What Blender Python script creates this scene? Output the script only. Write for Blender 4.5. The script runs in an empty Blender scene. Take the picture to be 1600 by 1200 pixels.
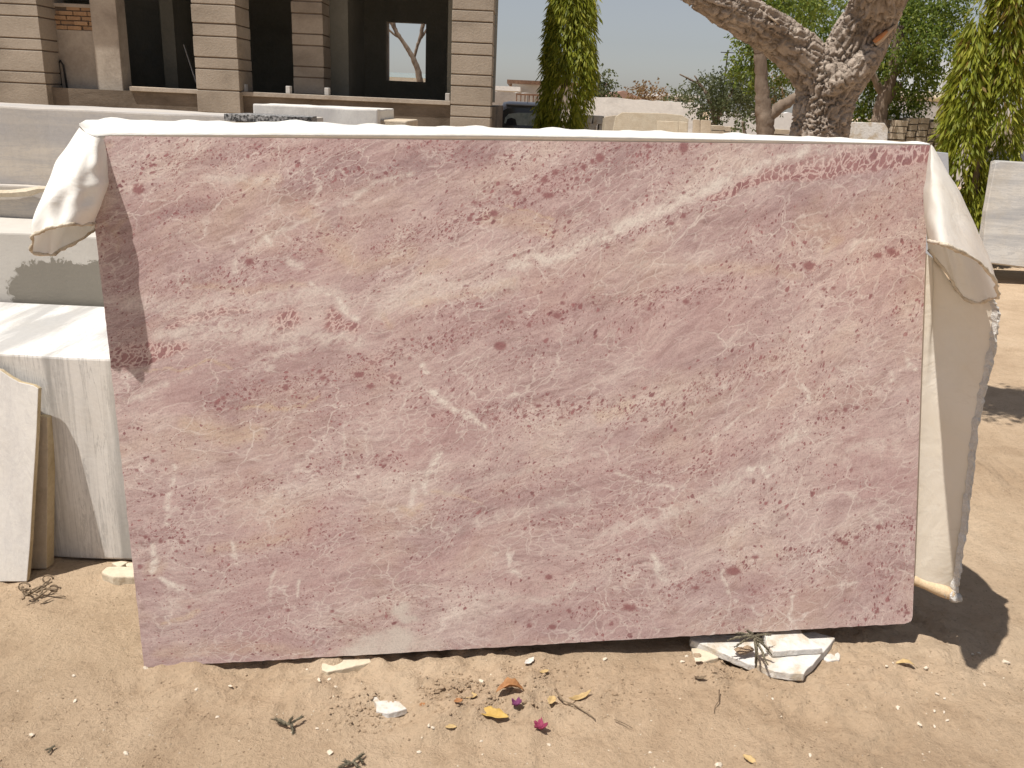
import bpy, bmesh, math, random
import numpy as np
from mathutils import Vector, Matrix

# ------------------------------------------------------------------ camera
FPX, HY, ROLL, EYE = 1350.0, 160.0, 0.045, 1.65
PITCH = math.atan((600 - HY) / FPX)
_F = np.array([0, math.cos(PITCH), -math.sin(PITCH)])
_R0 = np.array([1.0, 0, 0]); _U0 = np.array([0, math.sin(PITCH), math.cos(PITCH)])
_R = _R0 * math.cos(ROLL) + _U0 * math.sin(ROLL)
_U = -_R0 * math.sin(ROLL) + _U0 * math.cos(ROLL)
_C = np.array([0, 0, EYE])
sc = bpy.context.scene
COL = sc.collection
cam = bpy.data.cameras.new('camera'); camo = bpy.data.objects.new('camera', cam); COL.objects.link(camo)
cam.sensor_fit = 'HORIZONTAL'; cam.sensor_width = 36.0; cam.lens = 36.0 * FPX / 1600.0
cam.clip_start = 0.05; cam.clip_end = 6000
camo.matrix_world = Matrix(((_R[0], _U[0], -_F[0], 0), (_R[1], _U[1], -_F[1], 0), (_R[2], _U[2], -_F[2], EYE), (0, 0, 0, 1)))
sc.camera = camo

# ------------------------------------------------------------------ sky, sun, exposure
SUNV = Vector((-0.36, -0.22, 1.0)).normalized()          # towards the sun
world = bpy.data.worlds.new('World'); sc.world = world; world.use_nodes = True
wn = world.node_tree.nodes; wl = world.node_tree.links
bg = wn['Background']
sky = wn.new('ShaderNodeTexSky'); sky.sky_type = 'NISHITA'; sky.sun_disc = False
sky.sun_elevation = math.asin(SUNV.z); sky.sun_rotation = math.atan2(SUNV.x, SUNV.y)
sky.air_density = 1.0; sky.dust_density = 1.0; sky.ozone_density = 1.0; sky.altitude = 300
hs = wn.new('ShaderNodeHueSaturation'); hs.inputs['Saturation'].default_value = 0.45
dusty = wn.new('ShaderNodeMixRGB'); dusty.blend_type = 'MULTIPLY'; dusty.inputs[0].default_value = 1.0; dusty.inputs[2].default_value = (1.01, 0.99, 1.01, 1)   # dusty air
wl.new(sky.outputs[0], hs.inputs['Color']); wl.new(hs.outputs[0], dusty.inputs[1]); wl.new(dusty.outputs[0], bg.inputs['Color'])
bg.inputs['Strength'].default_value = 0.064
sun = bpy.data.lights.new('sun', 'SUN'); sun.energy = 4.6; sun.angle = math.radians(0.5); sun.color = (1.0, 0.95, 0.88)
suno = bpy.data.objects.new('sun', sun); COL.objects.link(suno)
suno.rotation_euler = SUNV.to_track_quat('Z', 'Y').to_euler(); suno.location = (0, 0, 30)
sc.view_settings.view_transform = 'Standard'; sc.view_settings.look = 'None'
sc.view_settings.gamma = 1.0; sc.view_settings.use_curve_mapping = False
sc.view_settings.exposure = 0.36
try:
    sc.render.engine = 'CYCLES'; sc.cycles.max_bounces = 8
except Exception: pass

# ------------------------------------------------------------------ helpers
random.seed(7); RNG = np.random.RandomState(11)
def ray(px, py): return _F + _R * ((px - 800) / FPX) - _U * ((py - 600) / FPX)
def at(px, py, Y):
    d = ray(px, py); return Vector(_C + d * (Y / d[1]))
def gnd(px, py, z=0.0):
    d = ray(px, py); return Vector(_C + d * ((z - EYE) / d[2]))
def project(P):
    q = P - _C; dz = q @ _F
    return 800 + FPX * (q @ _R) / dz, 600 - FPX * (q @ _U) / dz

def _h(ix, iy, iz, s):
    n = (ix.astype(np.int64) * 374761393 + iy.astype(np.int64) * 668265263 + iz.astype(np.int64) * 2147483647 + s * 974711) & 0xFFFFFFFF
    n = ((n ^ (n >> 13)) * 1274126177) & 0xFFFFFFFF
    n = ((n ^ (n >> 16)) * 2246822519) & 0xFFFFFFFF
    return ((n ^ (n >> 15)) & 0xFFFFFF) / float(0xFFFFFF)
def vnoise(x, y, z=None, s=0):
    x = np.asarray(x, float); y = np.asarray(y, float); z = np.zeros_like(x) if z is None else np.asarray(z, float)
    ix, iy, iz = np.floor(x), np.floor(y), np.floor(z)
    fx, fy, fz = x - ix, y - iy, z - iz
    fx, fy, fz = [f * f * (3 - 2 * f) for f in (fx, fy, fz)]
    r = 0
    for a in (0, 1):
        for b in (0, 1):
            for c in (0, 1):
                r = r + _h(ix + a, iy + b, iz + c, s) * (fx if a else 1 - fx) * (fy if b else 1 - fy) * (fz if c else 1 - fz)
    return r
def fbm(x, y, z=None, s=0, o=4):
    r = 0; a = 0.5; k = 1.0
    for i in range(o):
        r = r + a * (vnoise(x * k, y * k, None if z is None else z * k, s + i * 17) * 2 - 1); a *= 0.5; k *= 2.03
    return r

ORG = {}
class MB:
    def __init__(s): s.v = []; s.f = []
    def add(s, vs, fs):
        o = len(s.v); s.v += [tuple(p) for p in vs]; s.f += [tuple(i + o for i in f) for f in fs]; return s
    def box(s, a, b):
        (x0, y0, z0), (x1, y1, z1) = a, b
        return s.add([(x0,y0,z0),(x1,y0,z0),(x1,y1,z0),(x0,y1,z0),(x0,y0,z1),(x1,y0,z1),(x1,y1,z1),(x0,y1,z1)],
                     [(3,2,1,0),(4,5,6,7),(0,1,5,4),(1,2,6,5),(2,3,7,6),(3,0,4,7)])
    def hexa(s, p):      # 8 points, bottom ring then top ring
        return s.add(p, [(3,2,1,0),(4,5,6,7),(0,1,5,4),(1,2,6,5),(2,3,7,6),(3,0,4,7)])
    def prism(s, poly, d):   # polygon extruded by vector d
        n = len(poly); d = Vector(d)
        return s.add([Vector(p) for p in poly] + [Vector(p) + d for p in poly],
                     [tuple(range(n)), tuple(range(2*n-1, n-1, -1))] + [((i+1) % n, i, i+n, (i+1) % n + n) for i in range(n)])
    def grid(s, rows):
        n = len(rows[0]); vs = [p for r in rows for p in r]
        return s.add(vs, [(i*n+j, i*n+j+1, (i+1)*n+j+1, (i+1)*n+j) for i in range(len(rows)-1) for j in range(n-1)])
    def tube(s, pts, rad, n=8, caps=True):
        pts = [Vector(p) for p in pts]
        if not hasattr(rad, '__len__'): rad = [rad] * len(pts)
        vs = []; up = Vector((0.31, 0.17, 0.93))
        for i, p in enumerate(pts):
            t = (pts[min(i+1, len(pts)-1)] - pts[max(i-1, 0)])
            t = t.normalized() if t.length > 1e-9 else Vector((0, 0, 1))
            a = t.cross(up); a = t.cross(Vector((1, 0, 0))) if a.length < 0.05 else a
            a.normalize(); b = t.cross(a); up = b.cross(t) if False else up
            vs += [p + (a * math.cos(2*math.pi*k/n) + b * math.sin(2*math.pi*k/n)) * rad[i] for k in range(n)]
        fs = [(i*n+k, i*n+(k+1) % n, (i+1)*n+(k+1) % n, (i+1)*n+k) for i in range(len(pts)-1) for k in range(n)]
        if caps: fs += [tuple(range(n-1, -1, -1)), tuple(range((len(pts)-1)*n, len(pts)*n))]
        return s.add(vs, fs)
    def build(s, name, mat, parent=None, origin=None, smooth=False, bevel=0, solid=0, subd=0):
        if parent is not None: o = ORG[parent.name]
        elif origin is not None: o = Vector(origin)
        else:
            a = np.array(s.v); o = Vector((a[:,0].mean(), a[:,1].mean(), a[:,2].min()))
        me = bpy.data.meshes.new(name)
        me.from_pydata([(p[0]-o[0], p[1]-o[1], p[2]-o[2]) for p in s.v], [], s.f)
        me.validate(); me.update()
        if smooth: me.polygons.foreach_set('use_smooth', [True] * len(me.polygons))
        me.materials.append(mat)
        ob = bpy.data.objects.new(name, me); COL.objects.link(ob)
        if parent is not None: ob.parent = parent
        else: ob.location = o
        ORG[ob.name] = o
        if bevel:
            m = ob.modifiers.new('bevel', 'BEVEL'); m.width = bevel; m.segments = 2; m.limit_method = 'ANGLE'; m.angle_limit = 0.6
        if solid:
            m = ob.modifiers.new('solid', 'SOLIDIFY'); m.thickness = solid; m.offset = 0
        if subd:
            m = ob.modifiers.new('sub', 'SUBSURF'); m.levels = subd; m.render_levels = subd
        return ob
def empty(name, loc):
    o = bpy.data.objects.new(name, None); COL.objects.link(o); o.location = loc; o.empty_display_size = 0.2
    ORG[o.name] = Vector(loc); return o
def tag(o, label=None, cat=None, group=None, kind=None):
    if label: o['label'] = label
    if cat: o['category'] = cat
    if group: o['group'] = group
    if kind: o['kind'] = kind
    return o

# ------------------------------------------------------------------ materials
class NT:
    def __init__(s, name):
        s.m = bpy.data.materials.new(name); s.m.use_nodes = True
        s.t = s.m.node_tree; s.b = s.t.nodes['Principled BSDF']
        s.tc = s.t.nodes.new('ShaderNodeTexCoord')
    def n(s, typ, **kw):
        x = s.t.nodes.new('ShaderNode' + typ)
        for k, v in kw.items(): setattr(x, k, v)
        return x
    def l(s, a, b): s.t.links.new(a, b)
    def put(s, sock, v):
        if hasattr(v, 'is_output') or isinstance(v, bpy.types.NodeSocket): s.l(v, sock)
        else: sock.default_value = v
    def map(s, scale=(1,1,1), rot=(0,0,0), src=None, loc=(0,0,0)):
        m = s.n('Mapping'); s.l(src or s.tc.outputs['Object'], m.inputs['Vector'])
        m.inputs['Scale'].default_value = scale; m.inputs['Rotation'].default_value = rot; m.inputs['Location'].default_value = loc
        return m.outputs[0]
    def noise(s, vec, scale, detail=6, rough=0.6, dist=0.0, col=False):
        x = s.n('TexNoise'); s.l(vec, x.inputs['Vector']); x.inputs['Scale'].default_value = scale
        x.inputs['Detail'].default_value = detail; x.inputs['Roughness'].default_value = rough; x.inputs['Distortion'].default_value = dist
        return x.outputs['Color' if col else 'Fac']
    def vor(s, vec, scale, feature='F1', rnd=1.0):
        x = s.n('TexVoronoi', feature=feature); s.l(vec, x.inputs['Vector']); x.inputs['Scale'].default_value = scale
        x.inputs['Randomness'].default_value = rnd; return x
    def ramp(s, fac, stops, interp='LINEAR'):
        r = s.n('ValToRGB'); s.l(fac, r.inputs[0]); e = r.color_ramp; e.interpolation = interp
        while len(e.elements) < len(stops): e.elements.new(0.5)
        for el, (p, c) in zip(e.elements, stops):
            el.position = p; el.color = (c, c, c, 1) if not hasattr(c, '__len__') else (*c, 1)
        return r.outputs[0]
    def mix(s, fac, a, b, mode='MIX'):
        x = s.n('MixRGB', blend_type=mode)
        for i, v in enumerate((fac, a, b)):
            if isinstance(v, tuple): v = (*v, 1)
            s.put(x.inputs[i], v)
        return x.outputs[0]
    def math(s, op, a, b=0.0, clamp=False):
        x = s.n('Math', operation=op, use_clamp=clamp); s.put(x.inputs[0], a); s.put(x.inputs[1], b); return x.outputs[0]
    def warp(s, vec, scale, amt):
        nz = s.noise(vec, scale, 3, col=True)
        a = s.n('VectorMath', operation='SUBTRACT'); s.l(nz, a.inputs[0]); a.inputs[1].default_value = (0.5,)*3
        b = s.n('VectorMath', operation='SCALE'); s.l(a.outputs[0], b.inputs[0]); b.inputs['Scale'].default_value = amt
        c = s.n('VectorMath', operation='ADD'); s.l(vec, c.inputs[0]); s.l(b.outputs[0], c.inputs[1]); return c.outputs[0]
    def attr(s, name):
        a = s.n('Attribute'); a.attribute_name = name
        x = s.n('SeparateColor'); s.l(a.outputs['Color'], x.inputs[0]); return x.outputs
    def fin(s, col, rough=0.8, bump=None, bstr=0.3, bdist=0.01, spec=0.3):
        s.put(s.b.inputs['Base Color'], (*col, 1) if isinstance(col, tuple) else col)
        s.put(s.b.inputs['Roughness'], rough); s.b.inputs['Specular IOR Level'].default_value = spec
        if bump is not None:
            b = s.n('Bump'); s.l(bump, b.inputs['Height']); b.inputs['Strength'].default_value = bstr; b.inputs['Distance'].default_value = bdist
            s.l(b.outputs[0], s.b.inputs['Normal'])
        return s.m
def rough_mat(name, c1, c2, scale=3, stretch=(1,1,1), bscale=40, bstr=0.4, bdist=0.01, rough=0.85, c3=None, spec=0.2, lo=0.3, hi=0.7, dist=0.3):
    t = NT(name); v = t.map(stretch)
    st = [(lo, c1), (hi, c2)] if c3 is None else [(lo, c1), ((lo+hi)/2, c2), (hi, c3)]
    c = t.ramp(t.noise(v, scale, 8, 0.62, dist), st)
    f = t.noise(v, bscale, 6, 0.65)
    c = t.mix(0.35, c, t.ramp(f, [(0.3, 0.55), (0.7, 1.0)]), 'MULTIPLY')
    return t.fin(c, rough, f, bstr, bdist, spec)
def marble_mat(name, base, vein, stretch, scale=2.0, amount=0.6, rough=0.6, rot=(0,0,0), dirt=(0.5,0.42,0.3), dirtamt=0.25):
    t = NT(name); v = t.map(stretch, rot); v = t.warp(v, 1.5, 0.35)
    a = t.noise(v, scale, 9, 0.62, 0.6)
    c = t.mix(t.math('MULTIPLY', t.ramp(a, [(0.44, 0.0), (0.62, 1.0)]), amount), base, vein)
    b = t.noise(v, scale*3.1, 9, 0.7, 1.0)
    c = t.mix(t.math('MULTIPLY', t.ramp(b, [(0.47, 0.0), (0.5, 1.0), (0.53, 0.0)]), amount*0.7), c, vein)
    o = t.map(); d = t.noise(o, 2.2, 8, 0.7)
    c = t.mix(t.math('MULTIPLY', t.ramp(d, [(0.45, 0.0), (0.75, 1.0)]), dirtamt), c, dirt)
    f = t.noise(o, 55, 6, 0.7)
    c = t.mix(0.18, c, t.ramp(f, [(0.3, 0.4), (0.7, 1.0)]), 'MULTIPLY')
    return t.fin(c, rough, f, 0.25, 0.004, 0.3)

def leaf_mat(name, c1, c2, c3, scale=6):
    t = NT(name); v = t.map()
    g = t.n('NewGeometry')
    c = t.ramp(g.outputs['Random Per Island'], [(0.0, c1), (0.55, c2), (1.0, c3)])
    c = t.mix(0.5, c, t.ramp(t.noise(v, scale, 3), [(0.3, 0.5), (0.7, 1.1)]), 'MULTIPLY')
    t.fin(c, 0.55, None, spec=0.35)
    tr = t.n('BsdfTranslucent'); t.l(c, tr.inputs['Color'])
    mx = t.n('MixShader'); mx.inputs[0].default_value = 0.5
    t.l(t.b.outputs[0], mx.inputs[1]); t.l(tr.outputs[0], mx.inputs[2])
    t.l(mx.outputs[0], t.t.nodes['Material Output'].inputs['Surface']); return t.m

def m_ground():
    t = NT('sandy_soil'); v = t.map()
    a = t.noise(v, 0.9, 9, 0.62, 0.4); b = t.noise(v, 5.5, 9, 0.7, 0.3); c = t.noise(v, 60, 6, 0.8); d = t.noise(v, 230, 3, 0.7)
    col = t.ramp(a, [(0.3, (0.485, 0.355, 0.24)), (0.52, (0.60, 0.455, 0.315)), (0.72, (0.69, 0.545, 0.395))])
    col = t.mix(0.55, col, t.ramp(b, [(0.28, (0.62, 0.56, 0.50)), (0.5, (0.92, 0.90, 0.87)), (0.7, (1.05, 1.05, 1.05))]), 'MULTIPLY')
    col = t.mix(0.6, col, t.ramp(c, [(0.28, 0.35), (0.44, 0.92), (0.7, 1.1)]), 'MULTIPLY')
    # dark specks for crumbs and their tiny shadows, painted in; pale grains
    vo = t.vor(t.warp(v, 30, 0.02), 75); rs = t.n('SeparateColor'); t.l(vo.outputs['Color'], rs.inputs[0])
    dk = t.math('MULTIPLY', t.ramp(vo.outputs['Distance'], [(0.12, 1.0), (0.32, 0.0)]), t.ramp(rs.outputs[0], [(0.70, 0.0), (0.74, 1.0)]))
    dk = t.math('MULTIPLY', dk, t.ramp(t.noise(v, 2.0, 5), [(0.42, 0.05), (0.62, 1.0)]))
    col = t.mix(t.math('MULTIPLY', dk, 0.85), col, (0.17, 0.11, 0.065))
    lt = t.math('MULTIPLY', t.ramp(vo.outputs['Distance'], [(0.08, 1.0), (0.2, 0.0)]), t.ramp(rs.outputs[1], [(0.90, 0.0), (0.93, 1.0)]))
    col = t.mix(t.math('MULTIPLY', lt, 0.8), col, (0.72, 0.64, 0.52))
    h = t.math('ADD', t.math('MULTIPLY', b, 0.9), t.math('ADD', t.math('MULTIPLY', c, 0.45), t.math('MULTIPLY', d, 0.12)))
    return t.fin(col, 0.95, h, 1.0, 0.035, 0.1)

def m_pink():
    t = NT('pink_breccia_marble'); o = t.map()
    # the layering fans: nearly level low on the slab, steeper towards its top
    xyz = t.n('SeparateXYZ'); t.l(o, xyz.inputs[0]); cz = t.math('SUBTRACT', xyz.outputs[2], t.math('MULTIPLY', xyz.outputs[0], t.math('ADD', t.math('MULTIPLY', xyz.outputs[2], 0.17), 0.07)))
    cmb = t.n('CombineXYZ'); t.l(xyz.outputs[0], cmb.inputs[0]); t.l(cz, cmb.inputs[2]); fan = cmb.outputs[0]
    w = t.warp(fan, 1.5, 0.16); w2 = t.warp(w, 8.0, 0.035)
    def lay(deg, k, src):                                            # coordinates squeezed across the layering
        return t.map((1, 1, k), src=t.map((1, 1, 1), (0, math.radians(deg), 0), src=src))
    band = lay(2, 3.6, w2); fine = lay(3, 4.6, w2); crack = lay(8, 2.2, w2)
    s = t.attr('mask_a'); y = t.attr('mask_b'); ax = t.attr('mask_c')
    a = t.noise(band, 1.7, 8, 0.66, 0.5)
    a = t.math('ADD', a, t.math('MULTIPLY', y[1], -0.17))
    a = t.math('ADD', a, t.math('MULTIPLY', y[2], 0.19))
    col = t.ramp(a, [(0.30, (0.37, 0.268, 0.262)), (0.43, (0.447, 0.331, 0.318)), (0.51, (0.50, 0.385, 0.365)), (0.60, (0.56, 0.455, 0.422)), (0.72, (0.64, 0.55, 0.50))])
    st = t.noise(fine, 9, 7, 0.72, 0.5)                              # streaky grain along the layers
    col = t.mix(0.8, col, t.ramp(st, [(0.34, (0.70, 0.63, 0.63)), (0.46, (0.95, 0.92, 0.92)), (0.56, (1.04, 1.03, 1.03)), (0.68, (1.16, 1.2, 1.19))]), 'MULTIPLY')
    s2 = t.noise(fine, 27, 6, 0.7, 0.8)
    col = t.mix(0.7, col, t.ramp(s2, [(0.34, (0.70, 0.62, 0.62)), (0.48, (0.98, 0.97, 0.97)), (0.60, (1.07, 1.07, 1.06)), (0.68, (1.26, 1.3, 1.29))]), 'MULTIPLY')
    pk = t.ramp(t.noise(lay(2, 2.4, t.map((1, 1, 1), src=w, loc=(7, 0, 2))), 2.2, 5, 0.6), [(0.46, 0.0), (0.66, 0.42)])
    col = t.mix(pk, col, (0.50, 0.325, 0.31))
    # warm ochre clouds
    oc = t.ramp(t.noise(lay(2, 2.0, t.map((1, 1, 1), src=w, loc=(3.1, 0, 1.7))), 1.9, 6, 0.62), [(0.50, 0.0), (0.72, 0.5)])
    oc = t.math('ADD', oc, t.math('MULTIPLY', y[0], t.ramp(st, [(0.3, 0.4), (0.7, 1.2)])), True)
    col = t.mix(t.math('MULTIPLY', oc, 0.62), col, (0.60, 0.455, 0.29))
    # pale healed cracks
    def web(scale, wd, lo, hi, amt, ns):
        v = t.n('TexVoronoi', feature='DISTANCE_TO_EDGE'); t.l(t.warp(crack, 9, 0.07), v.inputs['Vector']); v.inputs['Scale'].default_value = scale
        return t.math('MULTIPLY', t.ramp(v.outputs[0], [(0.0, 1.0), (wd, 0.0)]), t.ramp(t.noise(w2, ns, 5, 0.65), [(lo, 0.0), (hi, amt)]))
    col = t.mix(t.math('MAXIMUM', t.math('MAXIMUM', web(4.0, 0.013, .44, .56, .8, 4.1), web(9, 0.026, .46, .58, .65, 6.3)), web(22, 0.065, .45, .58, .6, 5.7)), col, (0.70, 0.62, 0.565))
    dn = t.noise(fine, 4.5, 8, 0.7, 1.6)                             # hairline grey-green seams
    dl = t.math('MULTIPLY', t.ramp(dn, [(0.490, 0.0), (0.5, 1.0), (0.510, 0.0)]), t.ramp(t.noise(o, 2.7, 3), [(0.5, 0.0), (0.65, 0.6)]))
    col = t.mix(dl, col, (0.33, 0.27, 0.22))
    # garnet-red clasts: dust-fine, single ones, then crowded breccia
    nb = t.ramp(t.noise(band, 2.3, 6, 0.62), [(0.40, 0.05), (0.62, 0.6)])
    dens = t.math('ADD', t.math('MULTIPLY', s[0], 0.95), t.math('ADD', nb, t.math('MULTIPLY', y[1], 0.5)), True)
    fz = t.noise(lay(3, 1.6, w2), 95, 4, 0.7)
    fzm = t.math('MULTIPLY', t.ramp(fz, [(0.53, 0.0), (0.62, 1.0)]), t.math('MULTIPLY', dens, 0.75), True)
    col = t.mix(fzm, col, (0.30, 0.165, 0.16))
    wob = t.warp(w2, 60, 0.016)
    for sca, thr, wgt in ((46, 0.40, 0.62), (85, 0.46, 0.95), (165, 0.45, 0.9)):
        vo = t.vor(lay(3, 1.35, wob), sca)
        r = t.n('SeparateColor'); t.l(vo.outputs['Color'], r.inputs[0])
        size = t.math('MULTIPLY', t.math('ADD', t.math('MULTIPLY', r.outputs[1], 0.75), 0.25), thr)
        inside = t.math('MULTIPLY', t.math('SUBTRACT', size, vo.outputs['Distance']), 8.0, True)
        on = t.math('MULTIPLY', t.math('SUBTRACT', t.math('MULTIPLY', dens, wgt), r.outputs[0]), 8.0, True)
        col = t.mix(t.math('MULTIPLY', t.math('MULTIPLY', inside, on), 0.9), col, t.mix(r.outputs[2], (0.205, 0.085, 0.09), (0.34, 0.155, 0.155)))
    be = t.n('TexVoronoi', feature='DISTANCE_TO_EDGE'); t.l(t.warp(lay(2, 1.3, wob), 22, 0.05), be.inputs['Vector']); be.inputs['Scale'].default_value = 44
    bc = t.mix(t.ramp(be.outputs[0], [(0.02, 0.0), (0.16, 1.0)]), (0.62, 0.47, 0.43), t.mix(t.ramp(t.noise(wob, 24, 4), [(.35, 0.), (.65, 1.)]), (0.255, 0.118, 0.12), (0.37, 0.20, 0.19)))
    bm = t.math('MULTIPLY', s[1], t.ramp(t.noise(w2, 24, 6, 0.7), [(0.30, 0.2), (0.43, 1.3)]), True)
    col = t.mix(t.math('MULTIPLY', bm, 0.95), col, bc)
    # white calcite, feathered along the layers
    wm = t.math('MULTIPLY', s[2], t.ramp(t.noise(lay(4, 1.8, w2), 24, 7, 0.78), [(0.42, 0.0), (0.54, 1.2)]), True)
    col = t.mix(t.math('MULTIPLY', wm, 0.9), col, (0.715, 0.65, 0.585))
    col = t.mix(t.math('MULTIPLY', ax[0], 0.92), col, t.mix(t.noise(wob, 40, 3), (0.22, 0.095, 0.10), (0.33, 0.16, 0.155)))
    gp = t.math('MULTIPLY', ax[1], t.ramp(t.noise(w2, 11, 7, 0.7), [(0.3, 0.45), (0.6, 1.1)]), True)
    col = t.mix(t.math('MULTIPLY', gp, 0.9), col, (0.60, 0.535, 0.475))
    gr = t.noise(o, 190, 4, 0.75)
    col = t.mix(0.6, col, t.ramp(gr, [(0.32, 0.55), (0.5, 1.0), (0.68, 1.15)]), 'MULTIPLY')
    return t.fin(col, 0.5, gr, 0.06, 0.002, 0.35)

def m_tarp(name='cream_tarp', stain=0.0, thin=0.14):
    t = NT(name); v = t.map()
    a = t.noise(v, 3.5, 8, 0.65, 0.5)
    c = t.ramp(a, [(0.3, (0.80, 0.76, 0.68)), (0.5, (0.84, 0.82, 0.77)), (0.7, (0.86, 0.85, 0.82))])
    if stain: c = t.mix(t.ramp(t.noise(v, 1.6, 5, 0.6), [(0.3, stain*0.5), (0.65, stain)]), c, (0.62, 0.48, 0.28))
    dirt = t.math('MULTIPLY', t.ramp(t.noise(t.map((1,1,3)), 7, 9, 0.75), [(0.56, 0.0), (0.75, 0.5)]), t.ramp(t.noise(v, 2.1, 3), [(0.42, 0.0), (0.6, 1.0)]))
    c = t.mix(dirt, c, (0.36, 0.27, 0.17))
    w = t.math('ADD', t.noise(v, 9, 5, 0.5, 0.8), t.math('MULTIPLY', t.math('ABSOLUTE', t.math('SUBTRACT', t.noise(v, 5.5, 4, 0.55, 1.2), 0.5)), -2.2)); f = t.noise(v, 300, 2)
    t.fin(c, 0.5, t.math('ADD', w, t.math('MULTIPLY', f, 0.03)), 0.2, 0.02, 0.35)
    tr = t.n('BsdfTranslucent'); t.l(c, tr.inputs['Color']); ms = t.n('MixShader'); ms.inputs[0].default_value = thin
    t.l(t.b.outputs[0], ms.inputs[1]); t.l(tr.outputs[0], ms.inputs[2]); t.l(ms.outputs[0], t.t.nodes['Material Output'].inputs['Surface']); return t.m

M = {}
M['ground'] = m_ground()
M['pink'] = m_pink()
M['pink_edge'] = rough_mat('sawn_marble_edge', (0.42, 0.27, 0.14), (0.62, 0.46, 0.33), 9, bscale=90)
M['tarp'] = m_tarp(); M['tarp_old'] = m_tarp('stained_tarp', 0.45, 0.3); M['tarp_thin'] = m_tarp('thin_cream_tarp', 0.1, 0.42)
M['tarp_hem'] = rough_mat('dirty_tarp_hem', (0.30, 0.22, 0.13), (0.70, 0.62, 0.50), 14, bscale=60, bstr=0.8, c3=(0.74, 0.68, 0.58))
M['tarp_roll'] = rough_mat('tan_tarp_roll', (0.55, 0.40, 0.24), (0.70, 0.55, 0.37), 10, (4, 1, 1), bscale=70)
M['fray'] = rough_mat('frayed_fibre', (0.66, 0.63, 0.58), (0.82, 0.81, 0.78), 40, bscale=160, bstr=1.0, bdist=0.01)
M['white_stone'] = rough_mat('dusty_white_marble', (0.50, 0.42, 0.32), (0.63, 0.595, 0.545), 11, bscale=70, bstr=0.6, c3=(0.67, 0.65, 0.62), lo=0.36, hi=0.6)
M['chip_stone'] = rough_mat('dusty_pale_chip', (0.50, 0.41, 0.29), (0.66, 0.58, 0.47), 30, bscale=90, c3=(0.70, 0.65, 0.57))
M['cream_stone'] = rough_mat('cream_stone_chip', (0.56, 0.47, 0.345), (0.68, 0.605, 0.48), 9, bscale=60, bstr=0.5)
M['tan_stone'] = rough_mat('tan_sandstone', (0.47, 0.385, 0.285), (0.62, 0.53, 0.41), 5, bscale=50, bstr=0.5)
M['clad'] = rough_mat('sandstone_cladding', (0.25, 0.212, 0.17), (0.36, 0.31, 0.252), 1.3, (1, 1, 1.3), bscale=30, bstr=0.5, c3=(0.43, 0.375, 0.31))
M['mortar'] = rough_mat('dark_joint', (0.13, 0.10, 0.075), (0.20, 0.155, 0.12), 6)
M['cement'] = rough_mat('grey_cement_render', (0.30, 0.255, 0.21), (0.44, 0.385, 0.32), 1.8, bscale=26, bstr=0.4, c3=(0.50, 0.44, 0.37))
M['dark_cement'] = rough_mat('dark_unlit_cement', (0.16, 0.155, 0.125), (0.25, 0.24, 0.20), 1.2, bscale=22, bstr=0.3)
M['plinth'] = rough_mat('brown_plinth_concrete', (0.10, 0.078, 0.058), (0.22, 0.18, 0.14), 1.7, (1, 1, 2), bscale=24, bstr=0.5)
M['brick'] = rough_mat('worn_red_brick', (0.34, 0.20, 0.11), (0.50, 0.33, 0.20), 8, bscale=40, bstr=0.6)
M['marble_vert'] = marble_mat('white_marble_grey_streaks', (0.77, 0.75, 0.715), (0.43, 0.42, 0.405), (9, 1, 0.5), 1.0, 0.95, 0.55, (0, math.radians(7), 0))
M['marble_lean'] = marble_mat('white_marble_soft_veins', (0.77, 0.745, 0.70), (0.50, 0.48, 0.48), (2, 1, 1), 1.5, 0.35, 0.5)
M['marble_horiz'] = marble_mat('grey_banded_marble', (0.56, 0.51, 0.45), (0.37, 0.36, 0.365), (0.7, 1, 7), 0.9, 0.75, 0.6)
M['marble_grey'] = marble_mat('pale_grey_banded_marble', (0.58, 0.56, 0.525), (0.34, 0.34, 0.345), (0.6, 1, 6), 1.0, 0.85, 0.7, dirtamt=0.5)
M['blue_slab'] = marble_mat('blue_grey_stone', (0.42, 0.44, 0.48), (0.52, 0.54, 0.57), (1, 1, 5), 1.2, 0.6, 0.6)
M['granite'] = rough_mat('speckled_granite', (0.05, 0.05, 0.05), (0.42, 0.41, 0.40), 90, bscale=120, lo=0.42, hi=0.6)
M['whitewash'] = rough_mat('weathered_whitewash', (0.38, 0.36, 0.34), (0.58, 0.56, 0.53), 0.5, (1, 1, 2.2), bscale=9, bstr=0.2, c3=(0.64, 0.62, 0.59))
M['white_wall'] = rough_mat('white_painted_wall', (0.66, 0.65, 0.63), (0.76, 0.75, 0.74), 0.8, bscale=8, bstr=0.1)
M['cream_wall'] = rough_mat('cream_painted_wall', (0.56, 0.52, 0.46), (0.66, 0.62, 0.56), 0.5, bscale=6, bstr=0.1)
M['roof_red'] = rough_mat('faded_tile_roof', (0.30, 0.19, 0.15), (0.42, 0.28, 0.23), 1.0, bscale=5)
M['sheet_metal'] = rough_mat('galvanised_sheet', (0.28, 0.28, 0.28), (0.38, 0.38, 0.38), 0.8, bscale=10, rough=0.55, spec=0.5)
M['blue_metal'] = rough_mat('pale_blue_sheet', (0.40, 0.52, 0.58), (0.50, 0.62, 0.67), 0.8, bscale=10, rough=0.6)
M['rust'] = rough_mat('rusty_steel', (0.12, 0.065, 0.04), (0.24, 0.14, 0.09), 8, bscale=40)
M['dark_iron'] = rough_mat('dark_iron', (0.02, 0.02, 0.02), (0.05, 0.045, 0.04), 8, bscale=40, rough=0.6)
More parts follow.
